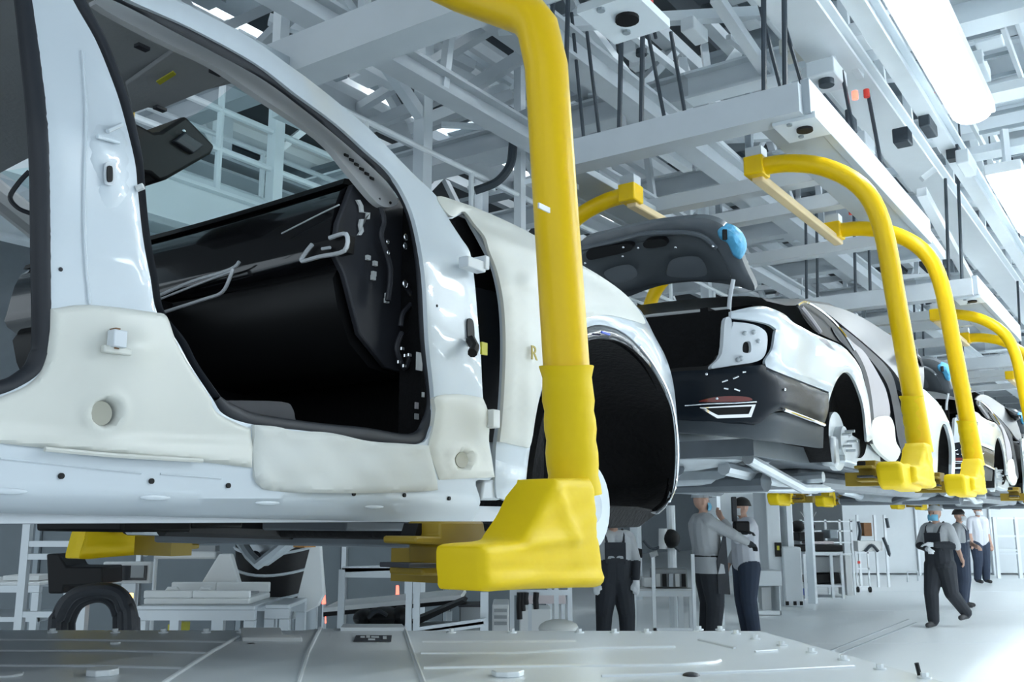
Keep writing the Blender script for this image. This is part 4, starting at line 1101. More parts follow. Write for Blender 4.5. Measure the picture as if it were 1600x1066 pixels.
MB().lbox(4.6, 5.4, -1.6, -0.3, Z2 + 0.6, Z2 + 0.90).build('cabin_front', 'gloss', k2, bevel=0.06)
MB().lbox(2.2, 6.3, -1.84, -1.76, Z2 + 0.1, Z2 + 0.72).build('far_side', 'white', k2, bevel=0.03)
MB().lbox(S_REAR + 0.05, 2.3, -1.80, -1.70, Z2 + 0.2, Z2 + 0.85).build('far_quarter', 'white', k2, bevel=0.05)
# wheel wells
def well(pts, name='wheel_well'):
    arc_ = crs(pts, 4, False)
    op = [car2(x, y, -0.01) for x, y in arc_]
    c = V((0, 0, 0))
    for p in op: c += p
    c /= len(op)
    MB().grid([op, [p - N * 0.2 for p in op], [p - N * 0.32 + (c - p) * 0.3 for p in op], [c - N * 0.34 for p in op]]).build(name, 'liner', k2, angle=60)
well([(1345, 716), (1352, 706), (1356, 672), (1351, 636), (1342, 606), (1331, 584), (1320, 581), (1310, 592), (1302, 611), (1297, 638), (1295, 680), (1300, 722)])
well([(1488, 748), (1488, 700), (1481, 668), (1474, 664), (1468, 690), (1464, 748)])
# rear brake and suspension
hub = PO(1300, 690, -0.12)
mb = MB(); mb.cyl(hub, hub + N * 0.03, 0.16, 26); mb.build('brake_disc', 'rotor', k2)
MB().cyl(hub + N * 0.03, hub + N * 0.07, 0.08, 18).build('wheel_hub', 'silver', k2)
for a in range(5):
    c = hub + (U * math.cos(a * 1.257) + ZU * math.sin(a * 1.257)) * 0.055
    MB().cyl(c + N * 0.06, c + N * 0.12, 0.008, 6).build('wheel_stud', 'silver', k2)
MB().box(hub - U * 0.12 - ZU * 0.06 + N * 0.02, (0.1, 0.08, 0.16), (U, N, ZU)).build('brake_caliper', 'silver', k2, bevel=0.02)
# underbody
MB().lbox(S_REAR + 0.35, 6.2, -1.7, -0.16, Z2 - 0.02, Z2 + 0.06).build('floor_pan', 'under', k2)
MB().ell(L(2.35, -0.75, Z2 + 0.04), (0.30, 0.52, 0.11), ax=(U, N, ZU)).build('muffler', 'silver', k2)
for m_, pts, r in (('silver', [(2.3, -0.4, -0.06), (2.9, -0.35, -0.10), (6.0, -0.5, -0.06)], 0.035), ('silver', [(2.2, -1.3, -0.04), (2.9, -1.2, -0.1), (6.0, -1.1, -0.06)], 0.04), ('under', [(2.6, -0.3, -0.12), (2.9, -1.5, -0.12)], 0.05),
                   ('silver', [(2.1, -0.2, -0.03), (3.0, -0.25, -0.14), (3.7, -0.3, -0.12)], 0.028), ('silver', [(3.1, -0.16, -0.08), (3.15, -1.6, -0.12)], 0.03), ('under', [(3.4, -0.3, -0.1), (6, -0.3, -0.1)], 0.045), ('silver', [(2.5, -0.25, 0.0), (2.75, -0.6, -0.14), (2.7, -1.2, -0.1)], 0.03),
                   ('under', [(2.2, -0.6, -0.06), (2.6, -0.9, -0.13), (3.2, -0.8, -0.14)], 0.035)):
    MB().tube([L(a, b, Z2 + c) for a, b, c in pts], r, 9).build('underbody_pipe', m_, k2)
MB().lbox(2.62, 2.95, -1.3, -0.5, Z2 - 0.13, Z2 - 0.03).build('rear_subframe', 'silver', k2, bevel=0.03)
MB().lbox(3.3, 4.6, -1.45, -0.35, Z2 - 0.10, Z2 - 0.02).build('battery_shield', 'under', k2, bevel=0.02)
MB().prism([L(a, -0.05, Z2 + b) for a, b in ((3.15, 0.0), (3.9, -0.02), (3.9, 0.10), (3.3, 0.16), (3.12, 0.10))], -N * 0.1).build('sill_frame', 'silver', k2, bevel=0.01)
for k, t in ((1, 'third car body down the line, mostly hidden behind yellow hangers'), (2, 'fourth car body, farthest of the line at the picture edge')):
    c = copy_tree(k2, U * PITCH_S * k); c['label'] = t

# ================================================================== BATTERY PACK IN THE FOREGROUND
ZT = 1.22
def T(px, py, dz=0.0): return PZ(px, py, ZT + dz)
yA = T(600, 986).y
pk = empty('battery_pack', V((-0.5, yA - 0.6, 0)), 'long silver metal battery pack on a lift in the foreground', 'battery pack')
cor = [T(-120, 984), T(1190, 986), T(1480, 1066), T(1600, 1100)]
y0 = 0.75
xr = cor[1].x + (cor[2].x - cor[1].x) / (cor[2].y - cor[1].y) * (y0 - cor[1].y)
xl = cor[0].x - 0.4
plate = [V((xl, cor[0].y, ZT)), V((cor[1].x, cor[1].y, ZT)), V((xr, y0, ZT)), V((xl, y0, ZT))]
MB().prism(plate, V((0, 0, -0.025))).build('cover_plate', 'tray', pk, bevel=0.006)
MB().prism([p + V((0.02 if p.x < 0 else -0.02, 0.02 if p.y < 1 else -0.02, -0.025)) for p in plate], V((0, 0, -0.10))).build('pack_tray', 'tray2', pk)
def tl(name, m_, pts, r, dz=0.0, flat=0.4):
    return MB().tube([T(*p) + V((0, 0, dz)) for p in pts], r, 8, flat=1).build(name, m_, pk)
# pressed ribs running across
for pts in ([(-60, 1001), (110, 1001), (330, 1004), (372, 1005)], [(-60, 1018), (180, 1018), (330, 1022)], [(-60, 1041), (150, 1042), (300, 1046)], [(660, 1004), (800, 1004), (900, 1003)], [(658, 1022), (800, 1022), (940, 1014), (1055, 1012)], [(662, 1045), (850, 1042), (1050, 1041), (1118, 1036), (1125, 1033)],
            [(940, 1058), (1050, 1055), (1200, 1050), (1335, 1043)], [(1180, 1020), (1215, 1018)], [(1092, 1001), (1148, 1014)]):
    m_ = 'seam' if pts[0][0] < 1085 or pts[0][0] > 1150 else 'tray2'
    tl('rib', m_, pts, 0.0042)
# raised centre saddle
sad = [(500, 984), (632, 984), (662, 1075), (262, 1075), (330, 1020), (372, 1000)]
MB().prism([T(*p) for p in ((372, 1000), (500, 986), (632, 986), (668, 1090), (230, 1090))], V((0, 0, 0.006))).build('saddle_plate', 'tray2', pk, bevel=0.003)
for pts in ([(500, 986), (480, 1026), (460, 1090)], [(632, 986), (645, 1026), (668, 1090)], [(372, 1000), (330, 1024), (230, 1090)]):
    tl('saddle_seam', 'seam', pts, 0.005, 0.006)
MB().prism([T(*p) + V((0, 0, 0.006)) for p in ((536, 984), (628, 984), (632, 990), (532, 990))], V((0, 0, 0.008))).build('saddle_edge', 'seam', pk)
np_ = MB().prism([T(*p) + V((0, 0, 0.007)) for p in ((556, 999), (612, 999), (611, 1008), (552, 1008))], V((0, 0, 0.002))).build('name_plate', 'trim', pk)
for xa, xb, ya, yb in ((563, 570, 1001, 1003), (572, 578, 1000, 1003), (580, 592, 1001, 1003), (598, 604, 1001, 1005), (575, 586, 1005, 1007)):
    MB().prism([T(*p) + V((0, 0, 0.009)) for p in ((xa, ya), (xb, ya), (xb, yb), (xa, yb))], V((0, 0, 0.001))).build('plate_print', 'seam', np_)
MB().prism([T(*p) + V((0, 0, 0.004)) for p in ((376, 990), (438, 990), (442, 1001), (470, 1003), (472, 1007), (378, 1006))], V((0, 0, 0.010))).build('white_bracket', 'plastic', pk, bevel=0.002)
for x, y, w_, h_ in ((180, 1007, 0.012, 0.006), (160, 1055, 0.03, 0.012), (392, 1010, 0.012, 0.006), (793, 1056, 0.03, 0.010), (10, 1056, 0.03, 0.004)):
    c = T(x, y); MB().cyl(c, c + V((0, 0, h_)), w_, 8).build('boss', 'seam', pk, bevel=0.002)
c = T(1080, 1056); MB().ell(c, (0.016, 0.016, 0.006)).build('vent_plug', 'trim', pk)
# flange bolts
bolts = [(x, 989) for x in (82, 180, 255, 322, 377, 705, 800, 905, 960, 1010)] + [(1092, 985), (1125, 985), (1150, 991), (1180, 999), (1222, 1009), (1268, 1020), (1318, 1032), (1375, 1046), (1445, 1060)]
for x, y in bolts:
    c = T(x, y, 0.0); m4 = MB(); m4.cyl(c, c + V((0, 0, 0.003)), 0.012, 12); m4.cyl(c, c + V((0, 0, 0.010)), 0.007, 6)
    m4.build('flange_bolt', 'seam', pk)
c = T(1437, 1056); MB().cyl(c, c + V((-0.004, 0, 0.022)), 0.004, 6).build('cable_tie', 'black', pk)
for x in (xl + 0.3, cor[1].x - 0.2):
    for y in (y0 + 0.1, cor[1].y - 0.15):
        MB().beam((x, y, 0), (x, y, ZT - 0.12), 0.06, 0.06).build('lift_leg', 'alu', pk)

# ================================================================== WORKSHOP EQUIPMENT BEHIND THE LINE
def pxbox(mb, x0, y0, x1, y1, Y, dep):
    a, b = P(x0, y0, Y), P(x1, y1, Y)
    return mb.wbox(a.x, b.x, Y, Y + dep, b.z, a.z)
def one(name, m_, x0, y0, x1, y1, Y, dep, parent=None, bevel=0.0, **k):
    return pxbox(MB(), x0, y0, x1, y1, Y, dep).build(name, m_, parent, bevel=bevel, **k)
def frame_table(name, label, cat, x0, x1, ytop, Y, dep, m_='alu', shelf=None, group=None, th=0.045, foot=0.0, top='plastic'):
    a, b = P(x0, ytop, Y), P(x1, ytop, Y)
    z = a.z
    r = empty(name, ((a.x + b.x) / 2, Y + dep / 2, foot), label, cat, group)
    MB().wbox(a.x, b.x, Y, Y + dep, z - 0.02, z).build('tabletop', top, r, bevel=0.004)
    for x in (a.x + th / 2, b.x - th / 2):
        for y in (Y + th / 2, Y + dep - th / 2):
            MB().beam((x, y, foot), (x, y, z - 0.022 - th), th, th).build('leg', m_, r)
    MB().wbox(a.x, b.x, Y, Y + th, z - 0.02 - th, z - 0.02).build('front_rail', m_, r)
    MB().wbox(a.x, b.x, Y + dep - th, Y + dep, z - 0.02 - th, z - 0.02).build('back_rail', m_, r)
    if shelf:
        zs = P(x0, shelf, Y).z
        MB().wbox(a.x, b.x, Y + 0.02, Y + dep - 0.02, zs - 0.03, zs).build('shelf', m_, r)
    return r

# grey partition behind
pt = empty('partition', (-3, 9.6, 0), 'low dark grey panel partition behind the workbenches under the car', 'partition')
x = -7.6
for k in range(8):
    MB().wbox(x, x + 0.93, 9.6, 9.65, 0.08, 1.62).build('panel', 'partition', pt, bevel=0.006)
    MB().wbox(x + 0.94, x + 0.985, 9.57, 9.68, 0, 1.68).build('post', 'alu' if k % 2 else 'steel3', pt)
    x += 1.0
# aluminium rack at the far left
rk = empty('profile_rack', P(60, 985, 5.2) * 1, 'tall aluminium profile rack with shelf bars left of the yellow bag', 'rack')
rk.location.z = 0
for px in (37,):
    c = P(px, 900, 5.2); MB().beam((c.x, 5.2, 0), (c.x, 5.2, 1.475), 0.04, 0.04).build('upright', 'alu', rk)
for yy, x1 in ((850, 112), (870, 112), (960, 110)):
    a, b = P(37, yy, 5.2), P(x1, yy, 5.2); MB().beam(a, b, 0.035, 0.03).build('cross_bar', 'alu', rk)
c = P(108, 900, 5.2); MB().beam((c.x, 5.2, 0), (c.x, 5.2, 1.38), 0.03, 0.03).build('upright', 'alu', rk)
frame_table('workbench', 'pale workbench at the lower left behind the aluminium rack', 'table', -90, 62, 910, 6.4, 0.6, shelf=965)
one('tool_case', 'plastic', 5, 900, 60, 907.5, 6.5, 0.25).__setitem__('label', 'flat white case lying on the lower left workbench')
bpy.data.objects['tool_case']['category'] = 'case'
# black cabinet with monitor behind the cables
bx = empty('control_box', P(118, 985, 4.8), 'matt black control box on a post behind the cable loops', 'control box'); bx.location.z = 0
a = P(72, 928, 4.8); b = P(160, 866, 4.8)
MB().prism([P(x, y, 4.8) for x, y in ((72, 866), (92, 866), (104, 886), (160, 886), (160, 914), (100, 916), (98, 928), (75, 928))], V((0, 0.25, 0))).build('case', 'black', bx, bevel=0.008)
MB().beam(((a.x + b.x) / 2, 4.92, 0), ((a.x + b.x) / 2, 4.92, a.z + 0.02), 0.05, 0.05).build('post', 'alu', bx)
mo = empty('monitor', P(197, 985, 5.6), 'small screen in a pale frame below the yellow bag', 'monitor'); mo.location.z = 0
pxbox(MB(), 161, 878, 234, 912, 5.6, 0.05).build('frame', 'plastic', mo, bevel=0.008)
pxbox(MB(), 178, 884, 228, 907, 5.59, 0.02).build('screen', 'screen', mo)
pxbox(MB(), 205, 884, 224, 903, 5.585, 0.02).build('picture', 'box_grey', mo)
pxbox(MB(), 190, 912, 206, 1000, 5.62, 0.04).build('stand', 'alu', mo)
MB().beam((P(197, 900, 5.62).x, 5.64, 0), (P(197, 900, 5.62).x, 5.64, 0.9), 0.05, 0.05).build('stand', 'alu', mo)
# thick black cable loops
cbl = empty('cable_bundle', P(145, 985, 3.6), 'bundle of thick black cables arching up from the pack', 'cables')
cbl.location.z = 0
for k, pts in enumerate(([(84, 1010), (92, 965), (112, 932), (145, 921), (180, 923), (197, 945), (204, 1010)], [(96, 1010), (100, 968), (118, 938), (150, 926), (178, 930), (190, 950), (194, 1010)], [(108, 1010), (108, 975), (122, 945), (150, 933), (172, 938), (184, 960), (186, 1010)], [(86, 1012), (88, 970), (104, 938), (140, 925), (172, 921), (196, 935), (208, 970), (210, 1010)])):
    MB().tube([P(x, y, 3.55 + 0.06 * k) for x, y in crs([(pts[0][0] - 4, 1440)] + pts + [(pts[-1][0] + 4, 1440)], 6, False)] , 0.022, 10).build('cable', 'seal', cbl)
# lamp, white light bar
la = empty('signal_lamp', P(202, 985, 5.0), 'small amber signal lamp glowing beside the black cables', 'lamp'); la.location.z = 0
c = P(202, 937, 5.0)
MB().cyl((c.x, 5, c.z - 0.03), (c.x, 5, c.z + 0.03), 0.018, 12).build('lens', 'amber', la)
MB().cyl((c.x, 5, 0), (c.x, 5, c.z - 0.03), 0.014, 10).build('stem', 'alu', la)
MB().cyl((c.x, 5, c.z - 0.04), (c.x, 5, c.z - 0.03), 0.022, 12).build('collar', 'brown', la)
lb = empty('light_bar', P(290, 985, 5.4), 'white horizontal machine light bar on a thin post', 'light bar'); lb.location.z = 0
pxbox(MB(), 240, 862, 337, 874, 5.4, 0.10).build('cover', 'plastic', lb, bevel=0.01)
pxbox(MB(), 240, 853, 336, 862, 5.42, 0.08).build('housing', 'box_grey', lb)
c = P(242, 900, 5.45); MB().cyl((c.x, 5.45, 0), (c.x, 5.45, 1.4), 0.012, 8).build('post', 'alu', lb)
c = P(228, 861, 5.35); MB().ell(c, (0.025, 0.025, 0.03)).build('knob', 'plastic', lb)
# bench with white plastic tray
bn = frame_table('assembly_bench', 'aluminium bench carrying a white moulded tray', 'table', 214, 398, 947, 4.6, 0.5, top='alu')
ty = empty('moulded_tray', P(300, 940, 4.7), 'white moulded plastic tray with two arched handles on bench', 'tray')
zt_ = P(300, 947, 4.6).z
a, b = P(224, 940, 4.65), P(390, 930, 4.65)
MB().wbox(a.x, b.x, 4.65, 5.05, zt_, zt_ + 0.03).build('base', 'plastic', ty, bevel=0.008)
for (xa, xb) in ((224, 300), (300, 390)):
    q0, q1 = P(xa, 930, 4.65), P(xb, 930, 4.65)
    MB().wbox(q0.x, q1.x, 4.65, 4.68, zt_ + 0.03, zt_ + 0.065).build('rim', 'plastic', ty, bevel=0.006)
    MB().wbox(q0.x, q1.x, 5.02, 5.05, zt_ + 0.03, zt_ + 0.08).build('rim', 'plastic', ty, bevel=0.006)
    MB().wbox(q0.x + 0.04, q1.x - 0.04, 4.72, 4.98, zt_ + 0.03, zt_ + 0.04).build('pocket', 'box_grey', ty)
for xc in (270, 322):
    pts = [(xc - 14, 932), (xc - 6, 921), (xc + 6, 921), (xc + 14, 932)]
    MB().tube([P(x, y, 4.9) for x, y in pts], 0.014, 8).build('handle', 'plastic', ty)
# pair of pale hoppers with a dark ribbed drum between
dr = empty('ribbed_drum', P(425, 985, 5.2), 'dark drum with pale rings between two white fins', 'drum'); dr.location.z = 0
cx = P(425, 900, 5.45).x
zt0, zt1 = P(425, 835, 5.45).z, P(425, 950, 5.45).z
prof_ = []
mb = MB(); rows = []
for i in range(9):
    t = i / 8; z = zt1 + (zt0 - zt1) * t; r_ = 0.22 * (0.92 + 0.08 * t)
    rows.append([V((cx + r_ * math.cos(q), 5.5 + r_ * math.sin(q), z - 0.02 * math.cos(q))) for q in [2 * math.pi * k / 28 for k in range(29)]])
mb.grid(rows); mb.build('drum_wall', 'black', dr)
for t in (0.18, 0.5, 0.78):
    z = zt1 + (zt0 - zt1) * t; r_ = 0.224 * (0.92 + 0.08 * t)
    MB().tube([V((cx + r_ * math.cos(q), 5.5 + r_ * math.sin(q), z + 0.018 * math.cos(2 * q))) for q in [2 * math.pi * k / 28 for k in range(29)]], 0.008, 6, cap=False).build('ring', 'steel', dr)
MB().cyl((cx, 5.5, 0), (cx, 5.5, zt1), 0.12, 16).build('pedestal', 'steel3', dr)
for lab, pts in (('broad pale grey triangular fin left of the dark drum', ((300, 935), (342, 866), (360, 866), (380, 935))), ('narrow pale grey blade-shaped fin right of the dark drum', ((455, 970), (484, 856), (490, 850), (500, 852), (506, 930), (496, 948)))):
    f = empty('guide_fin', P(pts[0][0], 985, 5.2), lab, 'machine fin'); f.location.z = 0
    MB().prism([P(x, y, 5.15) for x, y in pts], V((0, 0.06, 0))).build('blade', 'plastic', f, bevel=0.006)
    c = P(sum(p[0] for p in pts) / len(pts), 900, 5.18); zb = P(0, 930, 5.18).z
    MB().beam((c.x, 5.18, 0), (c.x, 5.18, zb), 0.06, 0.05).build('foot', 'alu', f)
b2 = frame_table('profile_table', 'narrow aluminium profile table in front of the dark drum', 'table', 414, 452, 945, 4.7, 0.4, top='alu')
# yellow crate under the bench
one('small_crate', 'labely', 262, 976, 282, 990, 5.16, 0.15, bevel=0.004)
tag(bpy.data.objects['small_crate'], 'small olive yellow box beside the aluminium bench legs', 'box')
# tall frame cart
fc_ = empty('frame_cart', P(590, 985, 5.6), 'open aluminium frame cart with sloping top bars', 'cart'); fc_.location.z = 0
for xa, ya in ((535, 890), (640, 893), (652, 900)):
    c = P(xa, ya, 5.6); MB().beam((c.x, 5.6, 0), (c.x, 5.6, c.z), 0.035, 0.035).build('upright', 'alu', fc_)
for (xa, ya), (xb, yb) in (((535, 892), (640, 892)), ((540, 898), (640, 899)), ((535, 890), (622, 887)), ((650, 985), (760, 970)), ((652, 990), (756, 975))):
    MB().beam(P(xa, ya, 5.6), P(xb, yb, 5.6), 0.03, 0.03).build('bar', 'alu', fc_)
c = P(757, 930, 5.7); MB().beam((c.x, 5.7, 0), (c.x, 5.7, P(0, 925, 5.7).z), 0.045, 0.045).build('upright', 'alu', fc_)
# conveyor table sloping
cv = empty('roller_table', P(620, 985, 6.6), 'long pale table with dark underside rising to the right', 'table'); cv.location.z = 0
q = [P(505, 950, 6.4), P(720, 930, 6.4), P(722, 937, 6.4), P(505, 957, 6.4)]
MB().prism(q, V((0, 0.6, 0))).build('tabletop', 'plastic', cv)
MB().prism([P(505, 957, 6.42), P(722, 937, 6.42), P(722, 943, 6.42), P(505, 964, 6.42)], V((0, 0.55, 0))).build('underside', 'black', cv)
for xx in (530, 700):
    c = P(xx, 950, 6.5); MB().beam((c.x, 6.6, 0), (c.x, 6.6, c.z - 0.03), 0.04, 0.04).build('leg', 'alu', cv)
# black bags and dark lid below it
bg_ = empty('black_bag', P(595, 985, 6.0), 'slumped black bag lying under the long pale table', 'bag'); zbk = P(595, 985, 6.0).z; bg_.location.z = zbk
MB().ell(P(600, 963, 6.0), (0.12, 0.16, 0.055)).ell(P(570, 965, 6.0), (0.07, 0.14, 0.05)).ell(P(625, 963, 6.0), (0.06, 0.12, 0.06)).build('bag_body', 'black', bg_)
MB().tube([P(x, y, 5.85) for x, y in crs([(575, 966), (590, 955), (605, 962)], 4, False)], 0.012, 6).build('bag_strap', 'seal', bg_)
sh = frame_table('low_shelf', 'low dark shelf holding the black bag', 'shelf', 545, 760, 985, 5.8, 0.5, top='alu')
one('flat_panel', 'black', 640, 940, 722, 944, 5.8, 0.02)
o_ = bpy.data.objects['flat_panel']; bpy.data.objects.remove(o_)
ln = MB().prism([P(x, y, 5.95) for x, y in ((640, 972), (722, 938), (728, 941), (650, 978))], V((0, 0.3, 0))).build('tilted_lid', 'black'); tag(ln, 'long dark lid propped diagonally under the pale table', 'lid')
bk = empty('storage_bin', P(735, 985, 6.2), 'dark grey open storage bin beside the drawer cart', 'bin'); bk.location.z = P(735, 985, 6.2).z
pxbox(MB(), 718, 946, 752, 974, 6.05, 0.2).build('bin_body', 'box_grey', bk, bevel=0.01)
pxbox(MB(), 716, 945, 754, 949, 6.03, 0.24).build('bin_rim', 'trim', bk, bevel=0.004)
# orange beacons
for i, (x, y0_, y1_, MY, lab) in enumerate(((506, 922, 944, 6.9, 'red marker light right of the blade-shaped fin'), (621, 915, 930, 7.3, 'red marker light above the long pale table'), (507, 958, 974, 7.15, 'lower red marker light near the blade-shaped fin'))):
    r = empty('marker_light', P(x, 985, MY), lab, 'light'); r.location.z = 0
    a, b = P(x, y0_, MY), P(x, y1_, MY)
    MB().cyl(b, a, 0.014, 10, 0.010).build('lens', 'redlamp', r)
    MB().cyl((b.x, MY, 0), b, 0.012, 8).build('stem', 'alu', r)
# drawer cart, hanging tools, red boards right of the boot
dc_ = empty('drawer_cart', P(785, 985, 7.2), 'white drawer cart with dark slots below the yellow boot', 'cart'); dc_.location.z = 0
zc_ = P(785, 945, 7.2).z
a, b = P(769, 945, 7.2), P(795, 945, 7.2)
MB().wbox(a.x, b.x, 7.2, 7.7, 0.05, zc_).build('body', 'plastic', dc_, bevel=0.008)
for yy in (952, 962, 972):
    pxbox(MB(), 772, yy, 792, yy + 5, 7.19, 0.02).build('drawer_slot', 'box_grey', dc_)
for xx in (a.x + 0.03, b.x - 0.03):
    MB().cyl((xx, 7.25, 0.0), (xx, 7.25, 0.05), 0.025, 10).build('caster', 'black', dc_)
gr = empty('tool_gantry', P(860, 985, 7.6), 'aluminium gantry with hanging dark tools behind the yellow boot', 'rack'); gr.location.z = 0
for xx in (800, 869, 890):
    c = P(xx, 900, 7.6); MB().beam((c.x, 7.6, 0), (c.x, 7.6, 1.2), 0.035, 0.035).build('upright', 'alu', gr)
MB().beam(P(800, 926, 7.6), P(892, 926, 7.6), 0.04, 0.04).build('crossbar', 'alu', gr)
for xx, yy in ((812, 968), (822, 945), (838, 952), (817, 955)):
    MB().tube([P(xx, 926, 7.55), P(xx - 1, (926 + yy) / 2, 7.55), P(xx, yy, 7.55)], 0.022, 8).build('hanging_tool', 'black', gr)
pb = one('notice_board', 'pinkish', 824, 925, 884, 944, 8.2, 0.03, bevel=0.005)
pbz = empty('notice_stand', P(855, 985, 8.2), 'pale pink board on legs behind hanging tools', 'board'); pbz.location.z = 0
pb.parent = pbz; pb.location = -pbz.location; pb.name = 'board'
for xx in (828, 880):
    c = P(xx, 950, 8.22); MB().beam((c.x, 8.24, 0), (c.x, 8.24, P(0, 930, 8.22).z), 0.03, 0.03).build('leg', 'alu', pbz)
wb = one('wheeled_bin', 'plastic', 812, 952, 862, 1010, 8.6, 0.4, bevel=0.01)
tag(wb, 'plain white box unit low behind the hanging tools', 'cabinet')
sack = MB().ell(P(873, 980, 6.6), (0.13, 0.12, 0.05)).ell(P(860, 982, 6.6), (0.08, 0.1, 0.04)).build('white_sack', 'cloth'); tag(sack, 'small crumpled white sack just behind the metal pack', 'sack')
sk_t = frame_table('sack_table', 'low table under the crumpled white sack', 'table', 840, 905, 997, 6.45, 0.4, top='alu')
# bench with machines, between the boot and the white-haired fender edge
frame_table('white_bench', 'white workbench with open legs right of the overalled worker', 'table', 985, 1085, 921, 12.5, 0.9, m_='steelw', top='plastic', th=0.07)
for i, (x0, y0_, x1, y1_, m_, lab) in enumerate(((1006, 903, 1020, 918, 'plastic', 'pale boxy instrument on the white bench'), (1022, 890, 1075, 918, 'box_grey', 'grey instrument rack full of parts on white bench'), (990, 858, 1004, 872, 'black', 'dark gauge box above the white bench'))):
    r = one(['instrument', 'parts_rack', 'gauge_box'][i], m_, x0, y0_, x1, y1_, 12.7, 0.4, bevel=0.01); tag(r, lab, 'instrument')
    if i == 1:
        for k in range(5):
            pxbox(MB(), 1025 + k * 10, 897, 1032 + k * 10, 917, 12.68, 0.03).build('slot', ['plastic', 'black', 'silver'][k % 3], r).location -= V((0, 0, 0))
    if i == 2:
        c = P(997, 872, 12.9); MB().cyl((c.x, 12.9, P(0, 917, 12.9).z), c, 0.03, 8).build('stem', 'alu', r)
cx_ = empty('reel_stand', P(1048, 985, 13.5), 'white post stand with dark reel and canister behind bench', 'stand'); cx_.location.z = 0
c = P(1048, 800, 13.5)
MB().cyl((c.x, 13.5, 0), (c.x, 13.5, P(0, 790, 13.5).z), 0.06, 10).build('post', 'steelw', cx_)
MB().ell(P(1048, 842, 13.4), (0.13, 0.1, 0.13)).build('reel', 'black', cx_)
MB().cyl(P(1036, 858, 13.4), P(1036, 826, 13.4), 0.06, 12).build('canister', 'plastic', cx_)
MB().tube([P(x, y, 13.4) for x, y in crs([(1005, 845), (1020, 858), (1045, 850), (1062, 862)], 4, False)], 0.02, 6).build('hose', 'rod', cx_)
fr_ = empty('pipe_frame', P(1020, 985, 11.6), 'thin white pipe frame in front of the white bench', 'frame'); fr_.location.z = 0
for xx in (1020, 1082):
    c = P(xx, 866, 11.6); MB().beam((c.x, 11.6, 0), (c.x, 11.6, c.z), 0.04, 0.04).build('upright', 'steelw', fr_)
MB().beam(P(1020, 984, 11.6), P(1082, 984, 11.6), 0.04, 0.04).build('lower_bar', 'steelw', fr_)
MB().beam(P(1015, 868, 11.6), P(1027, 864, 11.6), 0.08, 0.06).build('clamp', 'box_grey', fr_)

# ---- white lift column and cabinets at the aisle edge
def floor_y(py): return PZ(800, py, 0).y
Yc = floor_y(948)
lc = empty('lift_column', P(1225, 948, Yc), 'tall white machine column at the aisle edge beside workers', 'machine')
lc.location.z = 0
pxbox(MB(), 1195, 762, 1226, 950, Yc, 0.9).build('column', 'wallw', lc, bevel=0.02)
pxbox(MB(), 1226, 770, 1246, 948, Yc + 0.1, 0.7).build('mast', 'steelw', lc, bevel=0.02)
pxbox(MB(), 1222, 855, 1257, 949, Yc - 0.1, 0.9).build('base_cabinet', 'wallw', lc, bevel=0.03)
pxbox(MB(), 1228, 780, 1231, 855, Yc + 0.08, 0.03).build('guide_slot', 'steel3', lc)
pxbox(MB(), 1211, 848, 1222, 870, Yc - 0.04, 0.05).build('control_panel', 'black', lc)
pxbox(MB(), 1214, 853, 1218, 860, Yc - 0.05, 0.03).build('button', 'labely', lc)
pxbox(MB(), 1243, 777, 1253, 785, Yc + 0.05, 0.03).build('red_sign', 'redt', lc)
for xx in (1228, 1240, 1250):
    pxbox(MB(), xx, 940, xx + 5, 946, Yc - 0.12, 0.03).build('foot_vent', 'black', lc)
sc = empty('side_cabinet', P(1205, 955, floor_y(958)), 'low white open cabinet in front of the machine column', 'cabinet'); sc.location.z = 0
Ys = floor_y(962)
pxbox(MB(), 1180, 892, 1222, 916, Ys, 0.5).build('upper_box', 'wallw', sc, bevel=0.01)
for xx in (1181, 1217):
    pxbox(MB(), xx, 916, xx + 4, 961, Ys, 0.5).build('side', 'steelw', sc)
pxbox(MB(), 1181, 955, 1221, 961, Ys, 0.5).build('bottom', 'steelw', sc)
pxbox(MB(), 1190, 918, 1206, 954, Ys + 0.2, 0.2).build('inner_box', 'plastic', sc)
big = one('white_hood', 'wallw', 1105, 770, 1196, 900, Yc + 1.2, 0.8, bevel=0.03); tag(big, 'large plain white machine hood behind the two reaching workers', 'machine')
# shelf carts further on
Yd = floor_y(936)
ct = empty('shelf_cart', P(1300, 936, Yd), 'shelf cart with grey crate and black tray beside blue box', 'cart'); ct.location.z = 0
for xx in (1258, 1300, 1316):
    c = P(xx, 900, Yd); MB().beam((c.x, Yd, 0), (c.x, Yd, P(0, 866, Yd).z), 0.05, 0.05).build('upright', 'steelw', ct)
pxbox(MB(), 1258, 863, 1317, 868, Yd, 0.8).build('shelf', 'steelw', ct)
pxbox(MB(), 1258, 914, 1317, 918, Yd, 0.8).build('shelf', 'steelw', ct)
pxbox(MB(), 1258, 934, 1317, 936, Yd, 0.8).build('shelf', 'steelw', ct)
for nm, m_, q_, dy, lab, cat in (('grey_crate', 'mauve', (1272, 868, 1318, 894), 0.2, 'translucent grey crate on the upper cart shelf', 'crate'),):
    pass
r = one('grey_crate', 'box_grey', 1270, 870, 1318, 895, Yd + 0.1, 0.5, bevel=0.02); tag(r, 'grey crate hanging inside the shelf cart above the black tray', 'crate')
r = MB().prism([P(x, y, Yd + 0.1) for x, y in ((1262, 912), (1263, 902), (1272, 897), (1312, 895), (1314, 906), (1316, 909), (1316, 912))], V((0, 0.5, 0))).build('black_tray', 'black', bevel=0.02); tag(r, 'long black tray resting on the middle cart shelf', 'tray')
r = one('blue_box', 'bluebox', 1260, 921, 1272, 932, Yd + 0.05, 0.3, bevel=0.01); tag(r, 'bright blue box on the lowest cart shelf', 'box')
